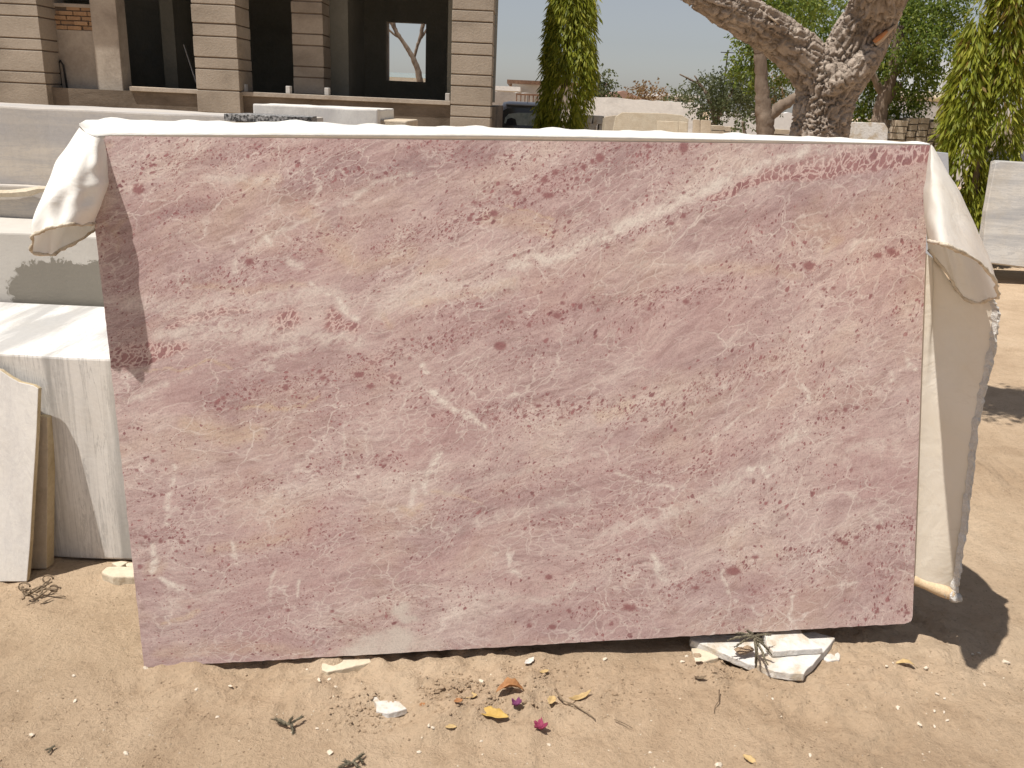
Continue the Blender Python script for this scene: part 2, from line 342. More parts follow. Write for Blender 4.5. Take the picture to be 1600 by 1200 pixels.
M['bark'] = rough_mat('rough_grey_brown_bark', (0.24, 0.19, 0.15), (0.44, 0.365, 0.30), 7, bscale=34, bstr=1.0, bdist=0.025, c3=(0.54, 0.465, 0.39), lo=0.25, hi=0.75)
M['bark_thin'] = rough_mat('smooth_brown_bark', (0.13, 0.095, 0.07), (0.27, 0.21, 0.16), 9, (1, 1, 0.4), bscale=40, bstr=0.8)
M['wound'] = rough_mat('fresh_orange_wood', (0.42, 0.16, 0.06), (0.58, 0.28, 0.13), 14, bscale=70)
M['pale_wood'] = rough_mat('bleached_barkless_wood', (0.40, 0.31, 0.23), (0.55, 0.45, 0.34), 14, (1, 1, 0.4), bscale=70)
M['mast_leaf'] = leaf_mat('drooping_mast_leaf', (0.20, 0.245, 0.026), (0.34, 0.375, 0.04), (0.50, 0.49, 0.075))
M['mast_dry'] = leaf_mat('yellowed_leaf', (0.24, 0.15, 0.03), (0.30, 0.20, 0.05), (0.22, 0.19, 0.05))
M['neem_leaf'] = leaf_mat('feathery_green_leaf', (0.08, 0.13, 0.02), (0.17, 0.23, 0.036), (0.28, 0.32, 0.055))
M['dusty_leaf'] = leaf_mat('dusty_shrub_leaf', (0.075, 0.095, 0.04), (0.13, 0.155, 0.065), (0.19, 0.20, 0.09))
M['brown_leaf'] = leaf_mat('dry_brown_foliage', (0.20, 0.12, 0.05), (0.28, 0.17, 0.08), (0.26, 0.20, 0.09))
M['weed'] = rough_mat('dried_grey_weed', (0.10, 0.085, 0.06), (0.24, 0.21, 0.145), 60, bscale=200)
M['twig'] = rough_mat('dry_twig', (0.14, 0.10, 0.065), (0.28, 0.21, 0.14), 30, bscale=120)
M['leaf_yellow'] = rough_mat('fallen_yellow_leaf', (0.40, 0.25, 0.06), (0.58, 0.40, 0.13), 25, bscale=90, rough=0.6)
M['leaf_brown'] = rough_mat('fallen_orange_brown_leaf', (0.28, 0.12, 0.05), (0.46, 0.24, 0.10), 25, bscale=90, rough=0.6)
M['leaf_tan'] = rough_mat('fallen_tan_leaf', (0.42, 0.29, 0.13), (0.58, 0.43, 0.22), 25, bscale=90, rough=0.6)
M['petal'] = rough_mat('magenta_petal', (0.20, 0.025, 0.06), (0.33, 0.06, 0.12), 40, bscale=120, rough=0.6)
M['petal_violet'] = rough_mat('violet_petal', (0.13, 0.03, 0.09), (0.22, 0.06, 0.15), 40, bscale=120, rough=0.6)
M['car_paint'] = rough_mat('grey_car_paint', (0.30, 0.31, 0.33), (0.34, 0.35, 0.37), 2, bscale=3, bstr=0.0, rough=0.35, spec=0.6)
M['rubber'] = rough_mat('black_rubber', (0.02, 0.02, 0.02), (0.035, 0.035, 0.035), 20, bscale=60)
M['lamp_red'] = rough_mat('red_lamp_lens', (0.16, 0.01, 0.01), (0.22, 0.015, 0.015), 20, bscale=30, rough=0.2, spec=0.5)
g = NT('dark_car_glass'); g.fin((0.62, 0.72, 0.66), 0.03, None, spec=0.5); g.b.inputs['Transmission Weight'].default_value = 1.0; g.b.inputs['IOR'].default_value = 1.05; M['glass'] = g.m
def m_stain():
    t = NT('grey_block_dark_damp_stain'); v = t.map(); w = t.warp(v, 6, 0.12)
    c = t.ramp(t.noise(v, 2.4, 8, 0.65), [(0.3, (0.44, 0.41, 0.37)), (0.7, (0.56, 0.53, 0.48))])
    # damp patch around a point on the front, ragged outline
    sx = t.n('SeparateXYZ'); t.l(t.warp(t.warp(w, 14, 0.14), 55, 0.06), sx.inputs[0])
    M_STAIN.append((t, sx)); return t, c, sx
M_STAIN = []

# ================================================================== SETTING
# ------------------------------------------------------------------ ground: one sheet, fine near the camera, out to the horizon
def axis(lo, hi, step, far, k=1.22):
    a = list(np.arange(lo, hi + 1e-6, step)); s = step; x = hi
    while x < far: s *= k; x += s; a.append(x)
    s = step; x = lo; b = []
    while x > -far: s *= k; x -= s; b.append(x)
    return np.array(b[::-1] + a)
gx = axis(-2.4, 2.6, 0.012, 2500); gy = axis(1.25, 3.6, 0.012, 2500)
X, Y = np.meshgrid(gx, gy)
def gheight(X, Y):
    X = np.asarray(X, float); Y = np.asarray(Y, float)
    near = np.clip(1.6 - 0.12 * np.hypot(X, Y - 2), 0, 1)
    heap = np.exp(-((X + 0.02) / 0.42) ** 2 - ((Y - 2.10) / 0.10) ** 2) + 0.8 * np.exp(-((X - 0.62) / 0.3) ** 2 - ((Y - 2.28) / 0.06) ** 2) + 0.6 * np.exp(-((X + 0.9) / 0.35) ** 2 - ((Y - 2.5) / 0.25) ** 2)
    h = 0.020 * fbm(X * 1.7, Y * 1.7, s=3, o=3)
    r = fbm(X * 11, Y * 11, s=5, o=4)
    patch = np.clip(vnoise(X * 2.3, Y * 2.3, s=9) * 2.2 - 0.6, 0.2, 1) + 0.9 * heap
    h = h + 0.030 * r * patch + 0.020 * np.maximum(fbm(X * 30, Y * 30, s=8, o=3), 0) * patch - 0.010 * np.clip(0.06 - np.abs(fbm(X * 7, Y * 9, s=14, o=3)), 0, 1) / 0.06 * patch + 0.012 * heap
    return h * near - 0.004
Z = gheight(X, Y)
ny, nx = X.shape
idx = np.arange(nx * ny).reshape(ny, nx)
me = bpy.data.meshes.new('ground')
fa = np.stack([idx[:-1, :-1], idx[:-1, 1:], idx[1:, 1:], idx[1:, :-1]], -1).reshape(-1, 4)
me.from_pydata(np.stack([X, Y, Z], -1).reshape(-1, 3), [], fa.tolist()); me.update()
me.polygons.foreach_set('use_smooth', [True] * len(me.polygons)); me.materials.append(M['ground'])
go = bpy.data.objects.new('ground', me); COL.objects.link(go); go['kind'] = 'structure'
def gz(x, y): return float(gheight(np.array([x]), np.array([y]))[0])
def G(px, py, dz=0.0):          # pixel -> point on the uneven ground
    p = gnd(px, py); z = gz(p.x, p.y); p = gnd(px, py, z); p.z = gz(p.x, p.y) + dz; return p

# ------------------------------------------------------------------ pink slab frame
PSI, LAM = math.radians(7.0), math.radians(9.5)
Nn = np.array([math.sin(PSI)*math.cos(LAM), -math.cos(PSI)*math.cos(LAM), math.sin(LAM)])
BL = np.array(gnd(225, 1043))
def sl(px, py, off=0.0):        # pixel -> slab plane moved forward by off
    d = ray(px, py); t = np.dot(BL + Nn*off - _C, Nn) / np.dot(d, Nn); return Vector(_C + d*t)
EU = np.array([math.cos(PSI), math.sin(PSI), 0.0]); EV = np.cross(Nn, EU); EV = EV if EV[2] > 0 else -EV
def uv(p): q = np.array(p) - BL; return float(q @ EU), float(q @ EV)

# outline on the plane, traced down both sides
left = [uv(sl(*p)) for p in [(225,1043),(216,960),(205,860),(194,760),(183,660),(172,562),(161,465),(150,368),(145,325),(138,288),(139,277),(149,254),(154,236),(165,212.5)]]
right = [uv(sl(*p)) for p in [(1413,974.5),(1420,973.5),(1424.5,969),(1426,962),(1429,880),(1434,740),(1440,560),(1447,380),(1453,227)]]
NV, NU = 300, 470
def side(tab, t):                # point at fraction t of the polyline's v-range
    us, vs = np.array(tab)[:, 0], np.array(tab)[:, 1]
    return vs, us
Ls = np.array(left); Rs = np.array(right)
def resample(P, n):
    # denser rows where the outline bends: parametrise by v
    v = np.linspace(P[0, 1], P[-1, 1], n); return np.interp(v, np.maximum.accumulate(P[:, 1]), P[:, 0]), v
lu, lv = resample(Ls, NV); ru, rv = resample(Rs, NV)
tt = np.linspace(0, 1, NU)[None, :]
Ug = lu[:, None]*(1-tt) + ru[:, None]*tt; Vg = lv[:, None]*(1-tt) + rv[:, None]*tt
jit = 0.0016*(vnoise(np.linspace(0, 90, NV), np.zeros(NV), s=4)-0.5)
Ug[:, 0] += jit; Vg[0, :] += 0.0022*(vnoise(np.linspace(0, 120, NU), np.zeros(NU), s=6)-0.5)
Pw = BL + Ug[..., None]*EU + Vg[..., None]*EV
qx, qy = project(Pw.reshape(-1, 3)); qx = qx.reshape(Ug.shape); qy = qy.reshape(Ug.shape)
# --- masks that place bands, clasts, veins and tone patches on the face
wx = qx + 12*fbm(Ug*9, Vg*9, s=21) + 6*fbm(Ug*40, Vg*40, s=22); wy = qy + 10*fbm(Ug*9, Vg*9, s=23) + 6*fbm(Ug*40, Vg*40, s=24)
def pl(pts, x=None, y=None):     # distance to polyline and parameter
    x = wx if x is None else x; y = wy if y is None else y
    best = np.full(x.shape, 1e9); wid = np.zeros(x.shape)
    for (x0, y0, w0), (x1, y1, w1) in zip(pts[:-1], pts[1:]):
        dx, dy = x1-x0, y1-y0; t = np.clip(((x-x0)*dx + (y-y0)*dy) / (dx*dx+dy*dy+1e-9), 0, 1)
        d = np.hypot(x-x0-t*dx, y-y0-t*dy); w = w0 + (w1-w0)*t; k = d/np.maximum(w, .1)
        best = np.minimum(best, k)
    return best
def soft(k, e=0.5): return np.clip((1-k)/e + 0.0, 0, 1)
def blob(cx, cy, rx, ry, ang=0, e=0.5):
    a = math.radians(ang); dx, dy = wx-cx, wy-cy
    u = (dx*math.cos(a)+dy*math.sin(a))/rx; v = (-dx*math.sin(a)+dy*math.cos(a))/ry
    return soft(np.hypot(u, v), e)
def mx(fs):
    r = np.zeros(qx.shape)
    for f in fs: r = np.maximum(r, f)
    return r
spots = mx([soft(pl(p), 0.8)*w for w, p in [
    (0.9, [(700,365,14),(780,325,24),(860,285,28),(940,250,26),(1070,228,22)]),
    (0.75, [(590,390,16),(660,360,26),(720,345,20)]), (0.6, [(170,290,20),(240,262,24),(330,250,26),(440,238,26),(560,222,20)]),
    (0.7, [(640,225,16),(720,240,22),(820,250,24)]), (0.9, [(840,405,10),(930,380,10),(1020,350,11),(1130,308,14)]),
    (0.9, [(1230,417,9),(1320,410,11),(1380,397,14),(1452,375,20)]), (0.75, [(470,375,14),(560,350,18),(610,340,14)]),
    (0.95, [(330,640,16),(400,615,22),(480,598,24),(560,572,26),(640,545,22),(740,520,18),(860,492,15),(960,472,14),(1060,455,16),(1140,445,14)]),
    (0.6, [(180,450,10),(240,445,14),(340,430,14),(420,412,14),(520,385,14)]),
    (0.7, [(690,650,16),(780,648,22),(860,632,24),(960,640,18),(1060,640,22)]), (0.65, [(960,665,14),(1030,635,24),(1120,600,20),(1230,560,20)]),
    (0.7, [(990,735,12),(1050,738,16),(1110,728,10)]), (0.7, [(1280,655,14),(1335,640,14),(1380,610,12)]),
    (0.85, [(1305,845,14),(1370,825,20),(1430,812,16)]), (0.8, [(1030,920,12),(1080,912,12),(1130,885,14),(1180,880,14)]),
    (0.75, [(1220,870,14),(1280,860,14)]), (0.5, [(280,780,18),(350,760,24),(420,745,18)]), (0.5, [(470,740,14),(560,720,18),(620,720,14)]),
    (0.6, [(900,960,12),(960,950,12),(1010,948,12)]), (0.6, [(1330,960,12),(1420,950,16)]), (0.45, [(220,860,14),(240,825,12),(290,845,10)])]])
brecc = mx([soft(pl([(1135,302,4),(1190,278,13),(1260,262,24),(1330,252,26),(1400,248,22),(1453,240,22)]), 0.35),
    soft(pl([(262,510,5),(310,496,10),(345,485,11),(385,478,5)]), 0.4), blob(448,500,34,20,-10), blob(521,498,20,20), blob(548,508,18,12),
    soft(pl([(168,562,20),(205,556,24),(250,546,16),(290,536,10)]), 0.5), soft(pl([(1180,288,6),(1130,300,8),(1100,308,4)]), 0.5),
    blob(215,292,14,7,15), blob(214,298,8,5), blob(1395,395,14,8,-15)*0.9, blob(1262,416,9,6), blob(1144,892,14,7,10)*0.8, blob(980,951,16,6,-12)*.8, blob(610,590,20,8,-15)*.6, blob(590,560,30,10,-20)*.5])
white = mx([soft(pl([(x_, y_, w_*1.25) for x_, y_, w_ in p]), 0.8)*w for w, p in [
    (0.75, [(1260,228,10),(1180,262,9),(1100,292,9),(1030,328,10),(960,358,12),(880,392,12),(800,420,10)]), (0.35, [(1380,225,12),(1260,240,18),(1180,268,16)]),
    (0.95, [(402,356,3),(412,368,5),(422,382,4)]), (0.8, [(488,440,3),(510,455,6),(535,475,7),(560,500,4)]), (0.6, [(450,400,8),(470,415,10)]),
    (0.5, [(250,520,16),(350,510,20),(450,520,18),(560,530,16)]), (0.45, [(170,470,10),(300,480,20),(440,462,18),(540,460,14)]),
    (0.95, [(655,575,4),(668,582,3)]), (0.95, [(664,614,3),(685,620,6),(696,630,6)]), (0.9, [(700,634,5),(730,652,6),(755,668,4)]), (0.8, [(790,622,3),(808,617,3)]),
    (0.95, [(684,710,6),(674,728,7),(665,748,7),(668,766,4)]), (0.7, [(648,760,8),(640,785,6)]), (0.8, [(272,728,4),(264,750,4),(262,790,4),(264,825,3)]),
    (0.85, [(240,850,5),(248,870,8),(238,895,4)]), (0.95, [(252,905,4),(272,912,6),(284,922,5)]), (0.8, [(366,850,4),(368,872,4),(372,885,3)]),
    (0.8, [(466,905,3),(462,925,4),(458,942,3)]), (0.6, [(428,895,3),(420,945,2)]), (0.8, [(795,865,4),(800,885,5),(812,898,4)]),
    (0.9, [(1024,862,5),(1030,880,8),(1034,900,6)]), (0.45, [(930,840,8),(1010,815,12),(1080,790,14),(1150,755,14),(1210,720,12)]),
    (0.9, [(1168,735,6),(1195,728,8),(1206,742,5)]), (0.7, [(1220,690,8),(1260,672,6)]), (0.8, [(1250,600,4),(1262,625,5)]), (0.85, [(1414,553,3),(1424,580,5)]), (0.8, [(1388,575,3),(1394,595,5)]),
    (0.75, [(960,733,2),(1000,748,2),(1050,762,3)]), (0.6, [(1110,690,3),(1140,668,3),(1185,635,2)]), (0.6, [(1130,610,2),(1200,575,2),(1250,545,2)]),
    (0.3, [(700,770,8),(800,740,8),(900,712,8),(960,700,6)]), (0.3, [(620,830,8),(720,820,9),(820,800,8),(920,780,8)]), (0.35, [(700,930,8),(760,925,12),(850,935,10),(900,915,6)]),
    (0.8, [(1120,890,2),(1135,925,4),(1150,940,3)]), (0.8, [(1240,985,3),(1225,960,3),(1232,930,2)]), (0.7, [(1180,985,3),(1188,965,2),(1160,945,2)]), (0.6, [(1335,905,3),(1310,915,3)]),
    (0.6, [(1416,880,3),(1424,860,3),(1420,845,2)]), (0.5, [(460,725,3),(500,695,2),(560,650,2)]), (0.6, [(540,660,3),(538,735,3)]), (0.55, [(180,640,6),(250,605,6),(300,580,4)]),
    (0.5, [(390,580,10),(450,545,8),(500,520,8)]), (0.6, [(366,372,2),(366,425,2)]), (0.5, [(320,280,8),(400,285,10),(440,275,5)]), (0.5, [(530,325,5),(590,285,6),(640,270,6)]),
    (0.5, [(370,395,5),(440,360,5),(520,330,3)]), (0.45, [(1330,705,10),(1400,690,14)]), (0.5, [(1330,770,6),(1370,820,6)]), (0.35, [(600,475,20),(700,455,20),(800,440,16)])]])
yellow = mx([soft(pl(p), 0.8)*w for w, p in [
    (1.0, [(215,578,2),(280,576,3),(330,568,3),(352,570,3),(365,577,2)]), (0.9, [(380,642,3),(420,638,5),(470,630,4),(500,620,2)]), (0.8, [(255,975,4),(290,968,7),(312,955,6)]),
    (0.55, [(290,660,16),(360,680,24),(400,680,20)]), (0.9, [(785,322,2),(820,334,3),(868,341,3)]), (0.5, [(760,345,16),(820,350,24),(860,360,14)]),
    (0.35, [(480,335,20),(560,420,14),(640,390,20)]), (0.45, [(640,475,8),(720,460,12),(800,440,8)]), (0.5, [(600,495,10),(610,505,10)]), (0.45, [(300,448,8),(360,450,10),(480,445,8)]),
    (0.5, [(380,290,18),(440,280,14)]), (0.5, [(150,250,12),(170,225,10)]), (0.4, [(200,340,8),(180,360,8),(190,395,4)]), (0.4, [(160,350,5),(200,385,3)]), (0.6, [(625,790,10),(640,800,12),(660,785,8)]),
    (0.5, [(940,650,14),(980,640,16)]), (0.45, [(1290,385,12),(1310,375,10)]), (0.4, [(1080,420,14),(1180,425,16),(1240,430,12)]), (0.5, [(240,890,20),(255,880,16)]), (0.45, [(330,860,10),(400,850,16),(440,840,10)]),
    (0.45, [(250,1020,16),(400,1010,20),(480,1020,14)]), (0.45, [(660,420,16),(680,410,20),(700,405,14)]), (0.35, [(1440,340,12),(1440,400,10)]), (0.6, [(760,790,2),(710,770,6),(680,765,6)])]])
dark = mx([blob(290,322,90,26,-8,.8), blob(500,275,110,34,-12,.8)*.8, blob(330,238,130,26,-8,.8)*.8, blob(640,265,80,24,-15,.8)*.7, blob(740,240,60,20,-20,.8)*.7, blob(860,540,90,20,-12,.9)*.6,
    blob(970,250,90,28,-25,.9)*.55, blob(440,400,70,22,-8,.9)*.5, blob(720,745,50,18,-5,.8)*.75, blob(470,832,90,14,-12,.9)*.5, blob(1050,590,120,36,-18,.9)*.45, blob(1190,915,120,36,-8,.9)*.45, blob(1080,470,90,20,-10,.9)*.4, blob(1380,900,60,60,0,.9)*.4, blob(180,450,24,90,0,.9)*.25])  # last blob: faint upright darkening along the left edge
pale = mx([blob(1120,260,100,34,-25,.9)*.5, blob(720,430,150,36,-15,.9)*.55, blob(1020,410,140,20,-5,.9)*.55, blob(330,465,160,26,-4,.9)*.6, blob(250,640,70,50,-40,.9)*.4, blob(1120,770,150,36,-20,.9)*.55,
    blob(500,470,90,34,0,.9)*.5, blob(960,820,100,26,-15,.9)*.4, blob(420,780,110,18,-10,.9)*.35, blob(640,800,60,26,0,.9)*.4])
solid = mx([soft(np.hypot((qx+.22*(wx-qx)-a)/r, (qy+.22*(wy-qy)-b)/(r*q)), .3) for a, b, r, q in [
    (937,247,8,1),(925,252,4.5,1.1),(912,260,5.5,.8),(868,270,6,.9),(851,281,7,.8),(842,297,5,.9),(807,302,8,.6),(857,305,11,.5),(772,335,7.5,.85),(735,342,6,.9),(741,316,4,1),(902,279,4.5,.8),(918,279,4,.6),(1068,230,8.5,1.1),
    (1011,228,4.5,1),(980,297,3,1),(1067,337,5,1),(1050,349,6,.6),(781,541,11,.75),(390,409,8,.9),(378,402,3,1),(215,297,10,.7),(446,605,6,1),(500,580,4.5,1),(504,590,6,.6),(578,604,8,.55),(348,622,5,1),(339,630,4,1),(560,585,9,.6),
    (1240,415,4,1),(1262,415,10,.8),(1392,392,9,.7),(1372,400,7,.8),(1072,472,6,.8),(1014,481,4,.8),(1091,474,3.5,1),(1287,452,4,.8),(1302,450,4,.8),(878,474,5,.7),(826,508,4,1),(812,487,3,1),(870,493,8,.7),(800,503,5,.6),
    (889,954,4.5,.8),(826,978,5,.9),(862,979,8,.6),(983,951,12,.45),(857,901,7,.7),(1320,640,5,.8),(1338,638,4,.8),(1372,823,6,.9),(1320,848,7,.7),(1338,838,5,.7),(1418,958,6,.6),(1372,955,5,.7),(1145,893,14,.6),(1180,870,7,.5),
    (228,838,4,1),(252,846,4,.8),(285,848,5,.6),(219,885,5,.8),(238,720,4,.7),(214,735,4,.7),(450,953,5,.6),(520,954,5,.7),(295,948,4,.8),(774,655,4,.8),(820,650,5,.7),(842,633,6,.6),(872,628,4,.8),(878,652,5,.6),(1036,632,5,.7),(1008,657,6,.6),(560,745,3,1),(640,560,4,.7),
    (1180,925,3,1),(1088,918,6,.6),(1060,915,5,.6),(1107,910,4,.6)]])
greyp = mx([blob(598,1005,62,26,-8,.35), blob(560,1018,40,18,-10,.4), blob(627,955,20,14,-10,.5)*.9, blob(640,968,26,9,5,.5)*.8, blob(650,1010,60,22,-4,.8)*.6])

mb = MB(); Th = 0.022
fr = [(float(u), 0.0, float(v)) for u, v in zip(Ug.ravel(), Vg.ravel())]
idx = np.arange(NU*NV).reshape(NV, NU)
fa = np.stack([idx[:-1, :-1], idx[:-1, 1:], idx[1:, 1:], idx[1:, :-1]], -1).reshape(-1, 4).tolist()
me = bpy.data.meshes.new('polished_face'); me.from_pydata(fr, [], fa); me.update(); me.materials.append(M['pink'])
for nm, chans in (('mask_a', (spots, brecc, white)), ('mask_b', (yellow, dark, pale)), ('mask_c', (solid, greyp, greyp*0))):
    at_ = me.attributes.new(nm, 'FLOAT_COLOR', 'POINT')
    at_.data.foreach_set('color', np.stack([c.ravel() for c in chans] + [np.ones(qx.size)], -1).astype(np.float32).ravel())
slab = empty('pink_marble_slab', BL)
slab.rotation_euler = Matrix((EU, -Nn, EV)).transposed().to_euler()
tag(slab, 'large pink and dark red speckled marble slab leaning back under the cream tarp', 'marble slab')
def slab_part(name, me):
    o = bpy.data.objects.new(name, me); COL.objects.link(o); o.parent = slab; return o
slab_part('polished_face', me)
ring = [idx[0, j] for j in range(0, NU, 2)] + [idx[i, NU-1] for i in range(0, NV)] + [idx[NV-1, j] for j in range(NU-1, -1, -2)] + [idx[i, 0] for i in range(NV-1, 0, -1)]
rp = [fr[k] for k in ring]; n = len(rp)
me = bpy.data.meshes.new('sawn_edge')
jr = vnoise(np.arange(n)*0.35, np.zeros(n), s=31)
me.from_pydata([(p[0], 0.0003, p[2]) for p in rp] + [(p[0], Th-0.004*jr[i], p[2]) for i, p in enumerate(rp)],
    [], [((i+1) % n, i, i+n, (i+1) % n+n) for i in range(n)] + [tuple(range(n, 2*n))])
me.update(); me.materials.append(M['pink_edge']); slab_part('sawn_edge', me)

# more slabs hidden behind carry the cover
m = MB(); q = [sl(300, 900, -0.10), sl(1380, 880, -0.10), sl(1400, 250, -0.10), sl(260, 236, -0.10)]; q[0].z = 0.0; q[1].z = 0.0
m.prism(q, Vector(-Nn)*0.12)
tag(m.build('stone_slab', M['cream_stone']), 'plain stone slab covered by tarp behind the pink slab', 'stone slab')

# ================================================================== TARP
tarp = empty('tarp_cover', (sl(800, 1000, -0.2).x, sl(800, 1000, -0.2).y, 0.0))
tag(tarp, 'stiff cream tarp thrown back over the pink slab, its sides flaring out', 'tarp')
def lerp(tab, x):
    xs = [t[0] for t in tab]; return float(np.interp(x, xs, [t[1] for t in tab]))
fy = [(124,197),(130,206),(140,213),(150,214.5),(165,212),(400,212),(770,213),(1000,217),(1200,220.5),(1453,226.5)]
by = [(118,196),(124,194),(128,189),(135,187),(200,187),(300,190),(380,191.5),(450,190),(505,190.5),(545,195),(640,197),(760,199.5),(1000,205),(1200,211),(1380,219),(1453,225.5)]
rows = [[] for _ in range(9)]
for x in np.linspace(124, 1453, 134):
    x = float(x); f0 = lerp(fy, x); b0 = lerp(by, x); dep = (0.04 + 0.34*(1453-x)/1330)*min(1.0, max(0.0, (x-120)/45))**.6; wv = 0.004*math.sin(x*0.045) + 0.003*math.sin(x*0.11+1)
    p = sl(x, f0, -0.006); back = at(x, b0, p.y + dep)
    rows[0].append(p + Vector((0, 0.012, -0.010))); rows[1].append(p + Vector((0, 0.0, 0.002)))
    for k, s in ((2, 0.25), (3, 0.55), (4, 0.82)):
        q = p.lerp(back, s); q.z += 0.018*math.sin(math.pi*s)*(dep/0.38) + wv*s; rows[k].append(q)
    rows[5].append(back); q = back + Vector((0, 0.03, -0.03)); rows[6].append(q)
    rows[7].append(q + Vector((0, 0.05, -0.55))); rows[8].append(Vector((q.x, q.y + 0.03, 0.25)))
m = MB(); m.grid(rows); m.build('top_sheet', M['tarp'], tarp, smooth=True)

def cone(name, tops, hems, bulge=0.02, nr=30, nsub=6, wr=0.0045, mat='tarp'):
    def dense(P):
        out = []
        for i in range(len(P)-1):
            p0 = P[max(i-1, 0)]; p1 = P[i]; p2 = P[i+1]; p3 = P[min(i+2, len(P)-1)]
            for k in range(nsub):
                t = k/nsub; out.append(0.5*((2*p1) + (p2-p0)*t + (2*p0-5*p1+4*p2-p3)*t*t + (3*p1-p0-3*p2+p3)*t**3))
        return out + [P[-1]]
    T = dense([sl(*p) for p in tops]); H = dense([sl(*p) for p in hems]); ctr = sum(H, Vector())/len(H); ct = sum(T, Vector())/len(T)
    rows = []
    for r in range(nr+1):
        s = r/nr; row = []
        for j, (a, b) in enumerate(zip(T, H)):
            p = a.lerp(b, s); c = ct.lerp(ctr, s); d = (p-c); d = d.normalized() if d.length > 1e-5 else Vector()
            w = wr*s*(math.sin(j*0.75+s*5)+math.sin(j*0.31-s*9)) + 0.012*(float(vnoise(np.array([j*.22]), np.array([s*7.]), s=71)[0])-.5)*min(1, s*3)
            row.append(p + d*(bulge*math.sin(math.pi*s) + w))
        rows.append(row)
    mm = MB(); mm.grid(rows); o = mm.build(name, M[mat], tarp, smooth=True)
    return rows
LT = [(163,215,-.004),(156,215,.012),(148,214,.02),(140,211,.015),(133,207,.006),(127,202,-.01),(124,199,-.04),(127,199,-.08),(138,200,-.12),(152,203,-.14),(163,208,-.08)]
LH = [(153,347,-.012),(136,350,.07),(112,352,.115),(86,355,.14),(62,360,.14),(50,371,.12),(55,388,.09),(71,402,.06),(100,388,-.01),(130,371,-.05),(152,358,-.08)]
lr = cone('left_flap', LT, LH, 0.022)
RT = [(1454,226,-.004),(1455,226,.004),(1456,227,.01),(1457,228,.01),(1458,229,.01),(1459,231,.005),(1458,232,.0),(1457,233,-.005),(1456,234,-.01),(1455,234,-.012),(1454,233,-.014),(1453,231,-.016)]
RH = [(1449,374,-.026),(1455,377,.42),(1474,383,.56),(1508,396,.52),(1543,420,.44),(1557,444,.36),(1556,460,.22),(1545,470,.10),(1520,473,.03),(1498,456,.0),(1478,425,-.02),(1449,390,-.03)]
rr = cone('right_flap', RT, RH, 0.024, mat='tarp_thin')
def hem(name, pts, rad, mat='tarp_hem', n=7, rag=0.5):
    pts = [p + Vector((random.uniform(-1, 1), random.uniform(-1, 1), random.uniform(-1, 1)))*rad*0.35 for p in pts]
    mm = MB(); mm.tube(pts, [rad*(1-rag/2+rag*random.random()) for _ in pts], n); mm.build(name, M[mat], tarp, smooth=True)
hem('frayed_hem', lr[-1], 0.004, rag=.9); hem('frayed_hem', rr[-1], 0.0045, rag=.9)

# lower right sheet that hangs behind the slab
LB = [(1426,380,-.032),(1424,480,-.032),(1420,600,-.032),(1414,760,-.032),(1408,906,-.032)]
RB = [(1548,468,.10),(1556,486,.10),(1551,540,.09),(1537,600,.08),(1524,660,.07),(1515,740,.06),(1506,820,.05),(1496,890,.045),(1490,928,.04)]
RIM = [(1438,388,-.03),(1466,408,-.025),(1478,427,-.02),(1498,457,.0),(1520,474,.03),(1535,474,.07),(1548,468,.10)]
def along(tab, s):
    k = [i/(len(tab)-1) for i in range(len(tab))]
    return sl(*[float(np.interp(s, k, [t[c] for t in tab])) for c in range(3)])
rows = []
for r in range(41):
    s = r/40; a = along(LB, s); b = along(RB, s); row = []
    for j in range(26):
        t = j/25; p = a.lerp(b, t**0.9)
        p += Vector(Nn)*(0.010*math.sin(t*5+s*6)*t + 0.004*math.sin(s*13+t*3)*t - 0.012*math.sin(math.pi*t)*(1-s))
        if t > .25:
            k = (t-.25)/.75; q = along(RIM, k); p0 = along(LB, 0).lerp(along(RB, 0), t**0.9); p += (q-p0)*(1-s)**4
        row.append(p)
    rows.append(row)
m = MB(); m.grid(rows); m.build('hanging_sheet', M['tarp_old'], tarp, smooth=True)
m = MB(); sr = []                                                 # frayed fibrous selvedge
for i in range(90):
    s = i/89; p = along(RB, s); w = 0.010 + 0.007*random.random()
    d = (p - along(LB, s)).normalized(); fo = Vector(Nn)
    sr.append([p - d*w + fo*0.006, p - d*w*0.55 + fo*(0.016+0.008*random.random()), p + fo*(0.010+0.010*random.random()) + d*0.003*random.random(), p + d*(0.004+0.008*random.random()) + fo*0.002])
m.grid(sr); m.build('frayed_selvedge', M['fray'], tarp, solid=0.003)
m = MB(); a = sl(1400, 894, -.05); b = sl(1492, 931, .045); pts = [a.lerp(b, k/10) for k in range(11)]
m.tube(pts, [0.019+0.002*math.sin(k) for k in range(11)], 14); m.build('rolled_bottom_edge', M['tarp_roll'], tarp, smooth=True)
hem('frayed_hem', [b + (b-a).normalized()*0.004*k + Vector((0, -.008, .004*math.sin(k))) for k in range(-8, 3)], 0.013, 'fray')

